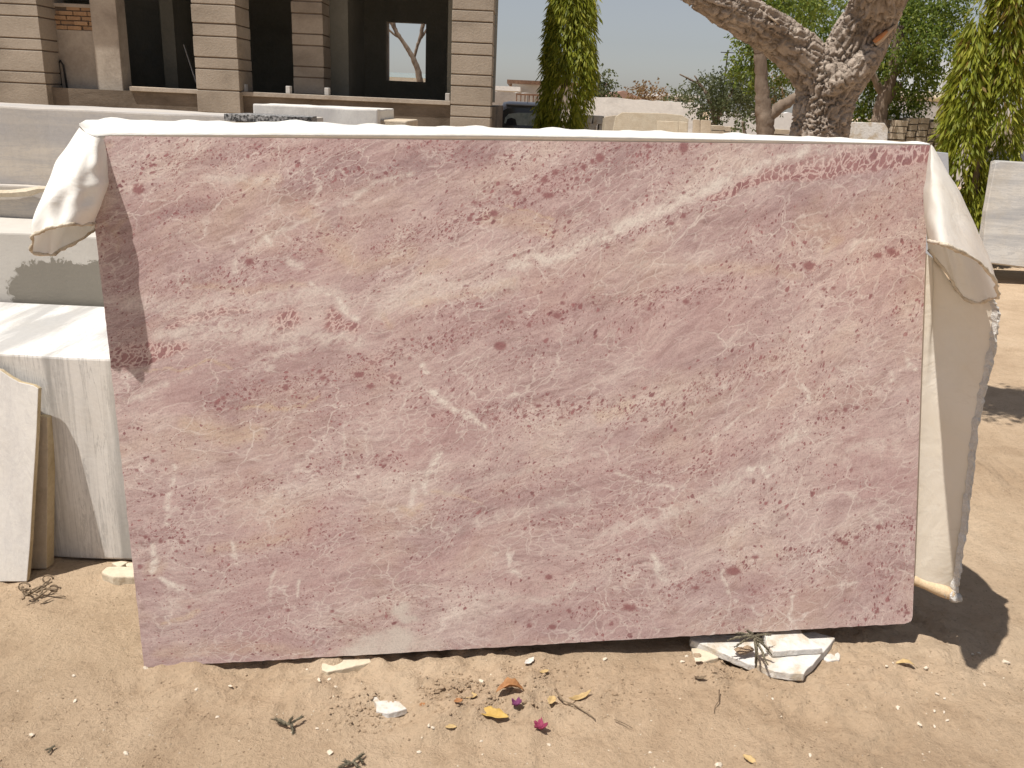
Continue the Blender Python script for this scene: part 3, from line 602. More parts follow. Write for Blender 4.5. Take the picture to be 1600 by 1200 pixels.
# ================================================================== STONE BLOCKS AT LEFT
def rough_block(name, x0, x1, y0, y1, z0, z1, mat, rough=0.006, yaw=0.0, skew=0.0, seed=0, nx=40, nz=14, parent=None, dark=None):
    """block with sawn faces and slightly broken edges; yaw turns it about its front right corner"""
    b = bmesh.new(); bmesh.ops.create_cube(b, size=1.0)
    for v in b.verts: v.co = Vector(((v.co.x+.5)*(x1-x0), (v.co.y+.5)*(y1-y0), (v.co.z+.5)*(z1-z0)))
    bmesh.ops.bevel(b, geom=b.edges[:], offset=0.008, segments=2, affect='EDGES', profile=0.6)
    L = max(x1-x0, 0.1); bmesh.ops.subdivide_edges(b, edges=[e for e in b.edges if e.calc_length() > L*0.5], cuts=nx, use_grid_fill=True)
    co = np.array([v.co for v in b.verts])
    n1 = fbm(co[:, 0]*6+seed, co[:, 1]*6, co[:, 2]*6, s=seed, o=4); n2 = fbm(co[:, 0]*6, co[:, 1]*6+9, co[:, 2]*6, s=seed+3, o=4)
    for v, p, q in zip(b.verts, n1, n2): v.co.z += rough*float(p); v.co.y += rough*float(q)
    rot = Matrix.Rotation(yaw, 4, 'Z'); org = Vector((x1, y0, z0))
    me = bpy.data.meshes.new(name); 
    for v in b.verts: v.co = rot @ (v.co - Vector((x1-x0, 0, 0)))
    b.to_mesh(me); b.free(); me.materials.append(mat)
    o = bpy.data.objects.new(name, me); COL.objects.link(o); o.location = org; ORG[o.name] = org
    return o
def zat(px, py, Y): return at(px, py, Y).z
YB1 = gnd(150, 874).y; z1 = zat(80, 557, YB1); YB2 = gnd(80, 473, z1).y; z2 = zat(80, 366, YB2); YB3 = gnd(70, 342, z2).y
z3 = zat(40, 292, YB3); z3a = zat(40, 318, YB3); YB4 = YB3 + 0.05; z4 = zat(40, 167, YB4)
print('blocks', YB1, z1, YB2, z2, YB3, z3a, z3, YB4, z4)
XL = -4.2
tag(rough_block('marble_block', XL, -0.95, YB1, YB2-0.02, 0.0, z1, M['marble_vert'], 0.004, 0, seed=1),
    'white marble block with grey vertical streaks on its sawn front', 'marble block')
t, c, sx = m_stain()
# stain centre in the block's own coordinates (origin at its front right lower corner)
ox = -0.9; scx = at(118, 440, YB2)
dx = t.math('DIVIDE', t.math('SUBTRACT', sx.outputs[0], scx.x - ox + 0.03), 0.36); dz = t.math('DIVIDE', t.math('SUBTRACT', sx.outputs[2], scx.z - 0.05), 0.17)
dd = t.math('SQRT', t.math('ADD', t.math('MULTIPLY', dx, dx), t.math('MULTIPLY', dz, dz)))
c = t.mix(t.ramp(dd, [(0.86, 0.9), (0.91, 0.0)]), c, (0.20, 0.18, 0.145))
M['stain'] = t.fin(c, 0.8, t.noise(t.map(), 60, 5), 0.3, 0.004)
tag(rough_block('concrete_block', XL, ox, YB2, YB3-0.01, 0.0, z2, M['stain'], 0.005, 0, seed=4),
    'grey stone block with a ragged dark damp stain on its front', 'stone block')
tag(rough_block('banded_slab', XL, -0.85, YB3, YB3+1.3, 0.0, z3, M['marble_horiz'], 0.012, 0, seed=7),
    'low grey banded block with a rough pale broken ledge', 'marble block')
m = MB()
lg = [at(x, y, YB3-0.02) for x, y in ((-40,303),(20,302),(45,300),(60,296),(85,294))]
m.tube(lg, [0.018,0.017,0.02,0.015,0.008], 6); m.build('broken_ledge', M['cream_stone'], bpy.data.objects['banded_slab'])
# long upper block; its right end shows above the tarp
xr = at(462, 172, YB4).x
tag(rough_block('long_block', XL, xr, YB4, YB4+0.55, z3, z4, M['marble_horiz'], 0.006, 0, seed=9, nx=60),
    'long grey banded marble block with a sunlit cream top edge', 'marble block')
YB5 = YB4 + 0.75; z5 = zat(500, 167, YB5)
tag(rough_block('marble_block', at(395, 170, YB5).x, at(590, 185, YB5).x, YB5, YB5+0.6, 0.0, z5, M['marble_lean'], 0.005, 0, seed=12),
    'pale sawn marble block beside the speckled granite offcut', 'marble block')
m = MB(); zg = zat(415, 186, YB4-0.25); pz = [(348,183),(372,180),(430,178.5),(478,181),(484,185),(470,190),(430,192),(352,189)]
gp = [gnd(x, y, zg+0.02) for x, y in [(349,184),(400,181.5),(476,182),(484,187)]]
yg = YB4 - 0.30; xa, xb = at(350, 186, yg).x, at(482, 186, yg).x
m.prism([(xa, yg, zg-.012), (xa+.02, yg+.26, zg-.012), (xb-.03, yg+.28, zg-.012), (xb, yg+.05, zg-.012), (xb-.08, yg-.01, zg-.012)][::-1], (0, 0, 0.028))
m.build('granite_offcut', M['granite'], bevel=0.002); go_ = bpy.data.objects['granite_offcut']
tag(go_, 'thin dark speckled granite offcut lying on the slab stack', 'granite piece')
m = MB(); m.box((xa+0.03, yg+0.03, 0.0), (xb-0.05, yg+0.25, zg-0.0125)); tag(m.build('stone_block', M['tan_stone'], bevel=0.01), 'tan stone block under the speckled granite offcut', 'stone block')
# low slab lying beside plinth right of the blocks
m = MB(); yy = YB5+0.1; m.box((at(592, 188, yy).x, yy, zat(600,190,yy)-0.3), (at(636, 191, yy).x, yy+0.5, zat(610,188,yy))); m.v = [(x, y, max(z, 0) if z < 0.9 else z) for x, y, z in m.v]
tag(m.build('stone_block', M['tan_stone'], bevel=0.008), 'small tan stone block at the end of the marble blocks', 'stone block')

# leaning white slab pieces
def lean_slab(name, px, Yb, lean, th, mat, label, cat, edge=None):
    """outline in pixels on a plane that stands at Yb and leans back"""
    nn = np.array([0, -math.cos(lean), math.sin(lean)]); b0 = np.array([0, Yb, 0.0]); P = []
    for x, y in px:
        d = ray(x, y); P.append(Vector(_C + d*(np.dot(b0-_C, nn)/np.dot(d, nn))))
    zmin = min(p.z for p in P)
    mm = MB(); mm.prism(P, Vector(-nn)*th); o = mm.build(name, mat, bevel=0.0025); tag(o, label, cat)
    if edge is not None: o.data.materials.append(edge); [setattr(p, 'material_index', 1) for p in o.data.polygons if p.index >= 2]
    return o
M['yellow_edge'] = rough_mat('yellowed_sawn_edge', (0.40, 0.315, 0.19), (0.57, 0.47, 0.32), 12, bscale=60)
ya = gnd(20, 908).y
lean_slab('leaning_slab', [(-160,560),(-60,566),(0,578),(14,588),(30,597),(52,602),(60,607),(57,680),(52,760),(47,850),(42,909),(-160,909)], ya, math.radians(10), 0.022, M['marble_lean'],
    'white marble slab with pale grey veins leaning on the streaked block', 'marble slab', M['yellow_edge'])
yb = gnd(70, 890).y
lean_slab('leaning_offcut', [(20,652),(45,651),(62,650),(74,652),(75,700),(74,800),(73,889),(20,889)], yb, math.radians(6), 0.05, M['tan_stone'],
    'narrow tan stone offcut tucked behind the leaning white slab', 'stone slab', M['yellow_edge'])

# ================================================================== DEBRIS ON THE GROUND
def chip(name, poly, z, th, mat, label, cat='stone chip', group=None, tilt=(0, 0), bev=0.003, seed=0):
    P = [gnd(x, y, z) for x, y in poly]; c = sum(P, Vector())/len(P); random.seed(seed+len(poly)*7+int(poly[0][0]))
    Q = []
    for i, p in enumerate(P):                 # break up the straight edges a little
        q = P[(i+1) % len(P)]; Q.append(p)
        L = (q-p).length; k = int(L/0.02)
        for j in range(1, k): Q.append(p.lerp(q, j/k) + Vector((random.uniform(-1, 1), random.uniform(-1, 1), 0))*0.0022)
    top = [p + Vector((0, 0, tilt[0]*(p.x-c.x) + tilt[1]*(p.y-c.y))) for p in Q]
    low = [c + (p-c)*1.02 + Vector((random.uniform(-1, 1)*0.002, random.uniform(-1, 1)*0.002, -th)) for p in top]
    a2 = sum(P[i].x*P[(i+1) % len(P)].y - P[(i+1) % len(P)].x*P[i].y for i in range(len(P)))
    if a2 < 0: top.reverse(); low.reverse()
    n = len(top); mm = MB()
    mm.add(top + low, [tuple(range(n)), tuple(range(2*n-1, n-1, -1))] + [(i, i+n, (i+1) % n+n, (i+1) % n) for i in range(n)])
    return tag(mm.build(name, mat, bevel=bev), label, cat, group)
def z3p(pts, ox, oy, k): return [(ox + x/k, oy + y/k) for x, y in pts]
gb = gz(*gnd(1190, 1010).xy)
B = lambda pts: z3p(pts, 1020, 940, 4.0)
chip('marble_fragment', B([(228,240),(300,250),(440,312),(405,352),(330,372),(272,402),(255,330)]), gb+0.014, 0.03, M['cream_stone'], 'cream triangular stone fragment half buried beside the broken white marble')
chip('marble_fragment', B([(235,215),(640,200),(655,290),(640,392),(596,384),(480,338),(330,275),(240,248)]), gb+0.034, 0.024, M['white_stone'], 'white marble fragment with a soil lump under the dried weed', tilt=(-0.02, 0.02))
chip('marble_fragment', B([(668,215),(1010,190),(1140,232),(1050,335),(945,452),(860,446),(760,430),(652,388),(660,300)]), gb+0.036, 0.026, M['white_stone'], 'largest white marble fragment with a pointed corner under the slab', tilt=(0.02, 0.0))
chip('marble_fragment', B([(690,170),(920,160),(935,200),(1062,288),(900,300),(752,308),(715,270)]), gb+0.060, 0.021, M['white_stone'], 'flat white marble strip lying on top of the largest fragment', tilt=(0.0, 0.02))
chip('marble_fragment', B([(1058,355),(1080,310),(1130,280),(1172,330),(1168,362),(1100,372)]), gb+0.014, 0.02, M['white_stone'], 'small white marble fragment beside the pointed large fragment')
chip('stone_wedge', [(503,1046),(504,1032),(530,1026),(578,1028),(580,1034),(545,1043),(512,1050)], gz(*gnd(540,1040).xy)+0.016, 0.025, M['cream_stone'], 'cream wedge of stone jammed under the slab edge', 'stone wedge')
chip('stone_shard', [(572,1079),(586,1083),(594,1094),(610,1093),(624,1095),(636,1108),(605,1117),(588,1112),(588,1100)], gz(*gnd(605,1095).xy)+0.003, 0.02, M['white_stone'], 'white stone shard half covered by soil in open ground', 'stone shard', tilt=(0, -0.10))
chip('kerb_stone', [(158,893),(166,885),(190,884),(225,886),(225,899),(205,901),(176,901)], gz(*gnd(185,892).xy)+0.035, 0.045, M['cream_stone'], 'oblong cream stone lying by the slab and streaked block', 'stone block', bev=0.006)
chip('stone_bit', [(174,879),(190,876),(200,878),(186,886)], gz(*gnd(185,882).xy)+0.02, 0.03, M['cream_stone'], 'small cream stone at the foot of the streaked block', 'stone chip', 'chips by the block')
chip('stone_bit', [(196,880),(215,877),(215,886),(198,885)], gz(*gnd(205,882).xy)+0.02, 0.03, M['cream_stone'], 'small cream stone at the foot of the streaked block', 'stone chip', 'chips by the block')
# soil that has drifted onto the shard and fragments
def clod(p, r, seed, flat=0.6):
    b = bmesh.new(); bmesh.ops.create_icosphere(b, subdivisions=2, radius=1.0)
    co = np.array([v.co for v in b.verts]); n = 1 + 0.45*fbm(co[:, 0]*1.3+seed, co[:, 1]*1.3, co[:, 2]*1.3+seed*2, s=seed, o=3)
    vs = [Vector((c[0]*k*r, c[1]*k*r, c[2]*k*r*flat)) + p for c, k in zip(co, n)]; fs = [tuple(v.index for v in f.verts) for f in b.faces]; b.free(); return vs, fs
m = MB(); random.seed(5)
for px, py, r in ((1158,1017,.014),(1170,1014,.012),(1090,1024,.009)):
    m.add(*clod(G(px, py, -.001) if px < 1000 else gnd(px, py, 0.034), r*1.5, int(px), 0.14))
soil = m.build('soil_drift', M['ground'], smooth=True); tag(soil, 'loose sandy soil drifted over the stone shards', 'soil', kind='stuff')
m = MB()
spots_c = [(690,1085),(700,1092),(712,1082),(720,1094),(705,1075),(735,1085),(750,1078),(765,1090),(790,1075),(820,1090),(560,1108),(575,1115),(580,1098),(590,1120),(560,1098),(1100,1040),(1115,1048),(1130,1042),(1145,1052),(1160,1045),(830,1050),(850,1055),(800,1060),(900,1040),(960,1085),(890,1100)]
for i in range(1500):
    if i < 26: px, py = spots_c[i]; r = random.uniform(.005, .011)
    elif i < 800: cx, cy = random.choice(spots_c); px, py = cx+random.gauss(0, 26), cy+random.gauss(0, 14); r = random.uniform(.0015, .005)
    else: px, py = random.uniform(-30, 1630), random.uniform(990, 1215); r = random.uniform(.001, .0038)
    if py < 1050-0.05*px+20: py = 1070-0.05*px+random.uniform(0, 90)
    p = G(px, py); vs, fs = clod(p + Vector((0, 0, r*0.2)), r, i % 40, 0.7); m.add(vs, fs)
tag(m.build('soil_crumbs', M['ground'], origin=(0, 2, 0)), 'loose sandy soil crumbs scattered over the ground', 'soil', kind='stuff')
# pebbles: the ones that can be told apart
def pebble(px, py, r, mat='chip_stone', label='small white stone chip lying loose on the sandy ground', group='white chips on the ground', cat='pebble', name='stone_chip'):
    b = bmesh.new(); bmesh.ops.create_icosphere(b, subdivisions=1, radius=1.0); seed = int(px*3+py)
    random.seed(seed); k = [random.uniform(.65, 1.2) for _ in b.verts]; a = random.uniform(0, 6)
    p = G(px, py); mm = MB(); ca, sa = math.cos(a), math.sin(a)
    vs = [p + Vector(((v.co.x*ca*1.3-v.co.y*sa*.8)*q*r, (v.co.x*sa*1.3+v.co.y*ca*.8)*q*r, (v.co.z*.6+.3)*q*r)) for v, q in zip(b.verts, k)]
    mm.add(vs, [tuple(v.index for v in f.verts) for f in b.faces]); b.free()
    return tag(mm.build(name, M[mat], origin=p), label, cat, group)
pebble(1571, 1035, .012, label='white angular pebble beyond the tip of the tarp shadow', group=None)
pebble(227, 1044, .009, label='white stone chip at the lower left corner of the pink slab', group=None)
for px, py, r in [(117,1096,.008),(116,1056,.007),(50,1149,.007),(197,1178,.008),(498,1063,.006),(514,1062,.007),(525,1075,.006),(480,1051,.005),(495,1139,.006),(751,1074,.009),(858,1164,.006),(945,1031,.008),(1073,1025,.006),(1066,1035,.007),(1148,1062,.007),
    (1207,1092,.006),(1385,1044,.006),(1395,1036,.005),(1447,1045,.01),(1463,1086,.007),(1475,1093,.006),(1460,1112,.006),(1475,1113,.006),(1436,1133,.008),(1460,1136,.006),(1538,1070,.007),(1402,1107,.006),(1480,1126,.006),(1122,1196,.011),(1266,1181,.007),(515,1177,.009),(655,1176,.007),(340,1120,.006),(307,1077,.006),(360,1074,.006),(1403,1105,.006),(1530,1018,.006),(1520,1022,.006),(670,1132,.006),(676,1130,.006),(1016,1176,.005),(752,1160,.005)]:
    pebble(px, py, r)
m = MB(); random.seed(44)
for i in range(170):
    px, py = random.uniform(-30, 1630), random.uniform(985, 1230)
    if py < 1050-0.05*px+14: continue
    r = random.choice((.0014, .0018, .0022, .003)); p = G(px, py); vs, fs = clod(Vector(p), r, i % 30, .7); m.add(vs, fs)
tag(m.build('gravel', M['cream_stone'], origin=(0, 2, 0)), 'fine white stone grit strewn over the sandy ground', 'gravel', kind='stuff')
# leaves, flowers, twigs
def leaf(px, py, L, W, yaw, curl, fold, mat, name, label, cat='leaf', lift=0.003, group=None, twist=0.0, wav=0.15):
    p = G(px, py, lift); rows = []; random.seed(int(px+py))
    for i in range(13):
        s = i/12*2-1; w = W*max(0.02, (1-abs(s)**1.9))**0.75*(1+wav*math.sin(i*1.7)); row = []
        for j in range(7):
            t = j/6*2-1; x = s*L; y = t*w; z = curl*(s*s) + fold*abs(t)*(1-abs(s)*.4)*w/W + random.uniform(0, .0012)
            z += twist*s*t
            row.append((x, y, z))
        rows.append(row)
    z0 = min(q[2] for r in rows for q in r); ca, sa = math.cos(yaw), math.sin(yaw)
    rows = [[Vector((p.x+x*ca-y*sa, p.y+x*sa+y*ca, p.z+z-z0)) for x, y, z in r] for r in rows]
    mm = MB(); mm.grid(rows); return tag(mm.build(name, M[mat], origin=p, smooth=True, solid=0.0007), label, cat, group)
leaf(768,1119,.050,.020,-.25,.006,.012,'leaf_yellow','fallen_leaf','crumpled yellow fallen leaf beside the magenta flower')
leaf(797,1083,.042,.016,.15,-.018,.020,'leaf_brown','fallen_leaf','curled orange brown leaf arching above the yellow leaf')
leaf(905,1094,.040,.010,.55,.020,.010,'leaf_tan','fallen_leaf','curled dry tan leaf crossed by a thin twig')
leaf(1171,1190,.022,.011,-.9,.004,.008,'leaf_tan','fallen_leaf','single tan leaf lying alone on bare sand')
leaf(716,1103,.013,.009,.4,.004,.006,'leaf_brown','fallen_leaf','small broken brown leaf scrap among the soil crumbs',group='leaf scraps')
leaf(705,1126,.016,.008,.1,.003,.006,'leaf_tan','fallen_leaf','small pale tan leaf flake near the yellow leaf')
leaf(660,1101,.010,.008,1.0,.004,.005,'leaf_brown','fallen_leaf','small broken brown leaf scrap among the soil crumbs',group='leaf scraps')
leaf(735,1085,.020,.013,.3,.004,.008,'leaf_tan','fallen_leaf','dull dry leaf lying by the curled orange leaf')
leaf(862,1100,.020,.012,1.2,.004,.008,'leaf_tan','fallen_leaf','dull dry leaf beside the violet petals')
leaf(850,1053,.016,.007,.4,.006,.005,'leaf_tan','fallen_leaf','thin dry leaf chip near the slab edge')
leaf(1093,1063,.020,.007,.1,.012,.006,'twig','fallen_leaf','shrivelled brown leaf stalk near the broken marble')
leaf(1414,1040,.030,.010,-.1,-.008,.006,'leaf_tan','fallen_leaf','dry bark curl lying before the tarp shadow')
leaf(827,1035,.022,.010,.9,.006,.004,'white_stone','paper_scrap','white paper-like shell scrap standing near the slab edge','scrap')
def flower(px, py, r, mat, label, name):
    p = G(px, py, .003); e = empty(name, p); tag(e, label, 'flower'); random.seed(int(px))
    for k in range(5):
        a = k*1.256 + random.uniform(-.3, .3); rows = []
        for i in range(6):
            s = i/5; w = r*.42*math.sin(math.pi*min(.98, s*.8+.12)); rows.append([Vector((p.x+math.cos(a)*r*s-math.sin(a)*w*t, p.y+math.sin(a)*r*s+math.cos(a)*w*t, p.z+.012*s*s*random.uniform(.6, 1.4)+.006*abs(t))) for t in (-1, -.4, .4, 1)])
        mm = MB(); mm.grid(rows); mm.build('petal', M[mat], e, smooth=True, solid=.0006)
flower(844,1140,.020,'petal','crumpled magenta flower lying on bare sand','fallen_flower')
flower(806,1106,.016,'petal_violet','withered violet flower beside the yellow leaf','fallen_flower')
def sprig(name, pts, spikes, mat, label, rad, cat='dried weed'):
    """stem points and spike ends in pixels with height above the ground"""
    W3 = lambda q: (lambda g_: Vector((g_.x, g_.y, g_.z)))(gnd(q[0], q[1], q[2]))
    base = W3(pts[0]); e = empty(name, (base.x, base.y, max(0, base.z-0.01))); tag(e, label, cat); random.seed(int(pts[0][0]))
    mm = MB(); mm.tube([W3(q) for q in pts], rad*.7, 6); mm.build('stem', M[mat], e, smooth=True)
    for a, b in spikes:
        A, Bv = W3(a), W3(b); n = 16; L = (Bv-A).length; mm = MB()
        P = [A.lerp(Bv, k/n) + Vector((0, 0, .012*math.sin(math.pi*k/n)*L/.05*.3)) + Vector((random.uniform(-1, 1), random.uniform(-1, 1), random.uniform(-1, 1)))*rad*.25 for k in range(n+1)]
        mm.tube(P, [rad*(.55+.45*random.random())*(1 if k < n-1 else .5) for k in range(n+1)], 5)
        for k in range(1, n):
            for q in range(3):
                d = Vector((random.uniform(-1, 1), random.uniform(-1, 1), random.uniform(-.4, 1))).normalized(); s = rad*random.uniform(1.2, 2.3)
                tdir = (Bv-A).normalized(); sd = d.cross(tdir)*rad*.5
                mm.add([P[k]-sd, P[k]+sd, P[k]+d*s+tdir*s], [(0, 1, 2)])
        mm.build('spikelet', M[mat], e)
H = gb+.04
sprig('dried_weed', [(1180,1043,.0),(1181,1020,.05),(1178,994,.10)], [((1178,994,.10),(1137,1001,.085)),((1178,994,.10),(1150,990,.10)),((1178,994,.10),(1147,1012,.065)),((1179,994,.10),(1204,993,.09)),((1180,996,.10),(1194,1005,.07)),((1181,998,.10),(1206,1024,.05)),
    ((1181,1000,.09),(1199,1040,.05)),((1180,1002,.09),(1184,1030,.055)),((1177,992,.10),(1168,986,.11)),((1180,1000,.09),(1190,1018,.06))], 'weed', 'dried spiky weed growing over the broken white marble', .0042)
sprig('dried_weed', [(456,1140,.003),(455,1130,.02)], [((452,1133,.02),(428,1124,.02)),((455,1131,.02),(474,1120,.02)),((455,1132,.02),(459,1146,.006)),((450,1132,.02),(455,1124,.03)),((448,1133,.015),(436,1130,.012))], 'weed', 'dark crumbly weed sprig lying alone on the sand', .0048)
sprig('dried_weed', [(550,1194,.003),(553,1188,.012)], [((550,1192,.01),(530,1199,.006)),((552,1190,.012),(569,1178,.01)),((552,1190,.012),(560,1200,.006)),((548,1192,.012),(540,1190,.012)),((560,1184,.01),(566,1190,.01))], 'weed', 'flattened dry weed half pressed into the sand', .0045)
sprig('dried_weed', [(82,1172,.003),(80,1168,.01)], [((80,1169,.01),(72,1172,.006)),((80,1169,.01),(85,1166,.008)),((79,1170,.01),(77,1176,.006))], 'weed', 'tiny dry weed tuft on the open sand', .0028)
# twig pile by the leaning slab
e = empty('twig_bundle', G(55, 925)); tag(e, 'tangle of dry twigs and seed pods beside the leaning white slab', 'twigs'); random.seed(3)
for (x0, y0), (x1, y1) in [((35,936),(48,924)),((45,930),(80,904)),((55,936),(72,922)),((60,921),(90,920)),((50,922),(76,912)),((34,918),(46,922)),((58,926),(78,908)),((62,932),(70,918))]:
    a = gnd(x0, y0, .015); b = gnd(x1, y1, .035); mm = MB(); P = [a.lerp(b, k/7) + Vector((random.uniform(-1, 1), random.uniform(-1, 1), random.uniform(-.5, .5)))*.004 for k in range(8)]
    mm.tube(P, [.0045*(1-.5*k/7) for k in range(8)], 6); mm.build('twig', M['twig'], e, smooth=True)
for (cx, cy, r) in [(38,917,.014),(75,905,.013),(84,919,.010),(42,924,.010)]:
    c0 = gnd(cx, cy, .03); mm = MB(); mm.tube([c0 + Vector((math.cos(a)*r*1.4, .3*math.sin(a)*r, math.sin(a)*r)) for a in np.linspace(0, 5.6, 12)], .0028, 6); mm.build('curled_pod', M['twig'], e, smooth=True)
def twig(pts, r, label, mat='twig'):
    P = [gnd(x, y, z) for x, y, z in pts]; mm = MB(); mm.tube(P, [r*(1-.5*k/(len(P)-1)) for k in range(len(P))], 6); tag(mm.build('twig', M[mat], smooth=True), label, 'twig')
twig([(867,1077,.012),(880,1095,.010),(897,1101,.010),(925,1119,.004),(930,1124,.003)], .0028, 'thin dark twig lying across the curled tan leaf')
twig([(1124,1078,.004),(1123,1095,.010),(1117,1104,.006),(1116,1113,.003)], .002, 'short pale bent stalk standing in bare sand')
twig([(960,1124,.004),(975,1130,.004),(989,1138,.003)], .0018, 'short straight dry stick on bare sand')

# ================================================================== BUILDING
YF = 12.5
ZF = 1.63
def X_(px, Y=YF, py=80): return at(px, py, Y).x
bld = empty('unfinished_building', (X_(400), YF+2.5, 0)); tag(bld, 'unfinished sandstone clad building with dark open bays and grooved pillars', 'building')
def bbox_part(name, a, b, mat, bevel=0, parent=None):
    mm = MB(); mm.box(a, b); return mm.build(name, M[mat], parent or bld, bevel=bevel)
def pillar(px0, px1, Y, depth, grooves, z0, z1, ret=0.0):
    x0, x1 = X_(px0, Y), X_(px1, Y); pxm = (px0+px1)/2
    core = bbox_part('pillar', (x0+.012, Y+.012, z0), (x1-.012, Y+depth-.012, z1), 'mortar')
    zs = sorted(zat(pxm, g_, Y) for g_ in grooves)
    big = True
    while zs[0] > z0+.15: zs.insert(0, zs[0]-(0.30 if big else .175)); big = not big
    big = (zs[-1]-zs[-2]) < .24
    while zs[-1] < z1: zs.append(zs[-1]+(0.30 if big else .175)); big = not big
    zs = [z for z in zs if z0+.05 < z < z1-.05]; zs = [z0] + zs + [z1]
    random.seed(int(px0)+3)
    for a, b in zip(zs[:-1], zs[1:]):
        j = random.uniform(-.003, .003)
        bbox_part('stone_course', (x0+j, Y+j, a+.009), (x1+j, Y+depth-.004, b-.009), 'clad', .006, core)
ZT = 4.3
pillar(-26, 66, YF, .75, [6,24.5,59,77,111,129], 0.0, ZT)
pillar(303, 371, YF, .62, [7,37,57,90,108,141], 0.0, ZT)
pillar(457, 505, YF+.75, .5, [2,21,53,71,104,121], ZF, ZT)
pillar(705.5, 769.5, YF, .62, [16,34,67,86,117,135,165,183], 0.0, ZT)
# plinth, floor, ledges
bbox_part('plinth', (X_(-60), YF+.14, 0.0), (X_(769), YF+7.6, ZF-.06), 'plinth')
bbox_part('floor_ledge', (X_(192), YF+.10, ZF-.059), (X_(704), YF+7.5, ZF), 'cement', .006)
bbox_part('beam', (X_(-60), YF+.06, ZT+.001), (X_(775), YF+.56, ZT+.55), 'clad')
bbox_part('roof_slab', (X_(-80), YF-.25, ZT+.552), (X_(790), YF+8.2, ZT+.70), 'cement')
# left bay: rendered wall with a broken opening above
yw = YF+.45
wl0, wl1 = X_(76, yw), X_(152, yw); zs_ = zat(110, 144, yw); zt_ = zat(110, 47, yw); zo = zat(110, 9, yw)
bbox_part('infill_wall', (wl0-.1, yw, ZF-.1), (wl1, yw+.2, zt_), 'cement')
bbox_part('wall_pier', (wl1+.001, yw-.10, ZF-.1), (X_(192, yw), yw+.2, ZT), 'cement', .01)
bbox_part('sill', (wl0-.05, yw-.25, zs_-.05), (X_(193, yw-.2), yw-.001, zs_), 'cement', .01)
random.seed(9)
bw = .20; x = wl0-.1; core = bbox_part('broken_brickwork', (wl0-.1, yw+.03, zt_+.001), (wl1, yw+.19, zo-.02), 'mortar')
for r in range(5):
    h = (zo-zt_)/5; x = wl0-.1-(r % 2)*.1
    while x < wl1:
        a, b = max(x, wl0-.1), min(x+bw, wl1); j = random.uniform(-.02, .03)
        if b-a > .03: bbox_part('brick', (a+.006, yw+.005+j, zt_+r*h+.006), (b-.006, yw+.17, zt_+(r+1)*h-.006), 'brick', .006, core)
        x += bw
bbox_part('lintel', (wl0-.1, yw+.0, zo-.018), (wl1, yw+.2, zo+.03), 'cement', .005)
mm = MB(); xx = X_(97, yw-.03, 120)
mm.tube([(xx-.03, yw-.02, zs_), (xx-.03, yw-.03, zs_+.38), (xx, yw-.035, zs_+.42), (xx+.035, yw-.03, zs_+.36), (xx+.05, yw-.02, zs_)], .014, 6); mm.build('rebar_hook', M['dark_iron'], bld, smooth=True)
# interior walls
yb1 = YF+2.6; yb2 = YF+4.6
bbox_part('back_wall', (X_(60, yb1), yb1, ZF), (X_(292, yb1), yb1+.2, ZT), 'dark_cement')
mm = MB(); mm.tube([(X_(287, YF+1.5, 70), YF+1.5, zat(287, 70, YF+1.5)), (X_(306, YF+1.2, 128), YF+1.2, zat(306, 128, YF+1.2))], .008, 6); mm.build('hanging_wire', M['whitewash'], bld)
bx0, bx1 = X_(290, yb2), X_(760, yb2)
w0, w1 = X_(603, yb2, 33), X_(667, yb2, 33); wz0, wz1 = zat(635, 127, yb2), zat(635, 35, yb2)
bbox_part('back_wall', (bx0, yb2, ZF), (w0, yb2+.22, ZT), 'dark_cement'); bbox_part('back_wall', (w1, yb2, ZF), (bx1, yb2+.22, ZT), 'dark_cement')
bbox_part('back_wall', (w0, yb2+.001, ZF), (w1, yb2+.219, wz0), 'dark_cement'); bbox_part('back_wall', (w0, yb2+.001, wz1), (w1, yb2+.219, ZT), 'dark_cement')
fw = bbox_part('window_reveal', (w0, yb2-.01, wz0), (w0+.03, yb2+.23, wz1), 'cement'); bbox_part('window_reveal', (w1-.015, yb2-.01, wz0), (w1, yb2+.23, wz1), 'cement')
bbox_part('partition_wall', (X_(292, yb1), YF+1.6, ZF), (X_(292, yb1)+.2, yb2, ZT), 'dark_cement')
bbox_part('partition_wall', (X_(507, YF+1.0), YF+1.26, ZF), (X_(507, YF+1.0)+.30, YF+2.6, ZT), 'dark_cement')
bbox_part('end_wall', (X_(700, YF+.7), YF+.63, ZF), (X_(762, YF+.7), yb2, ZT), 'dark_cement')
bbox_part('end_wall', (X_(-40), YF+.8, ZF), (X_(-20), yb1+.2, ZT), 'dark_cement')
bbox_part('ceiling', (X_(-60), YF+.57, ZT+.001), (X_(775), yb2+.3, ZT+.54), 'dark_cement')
for px in (383, 452, 512, 700):   # little plaster feet at the pillar bases
    x = X_(px, YF+.3, 140); bbox_part('plaster_foot', (x-.03, YF+.22, ZF+.001), (x+.03, YF+.34, ZF+.10), 'whitewash', .008)

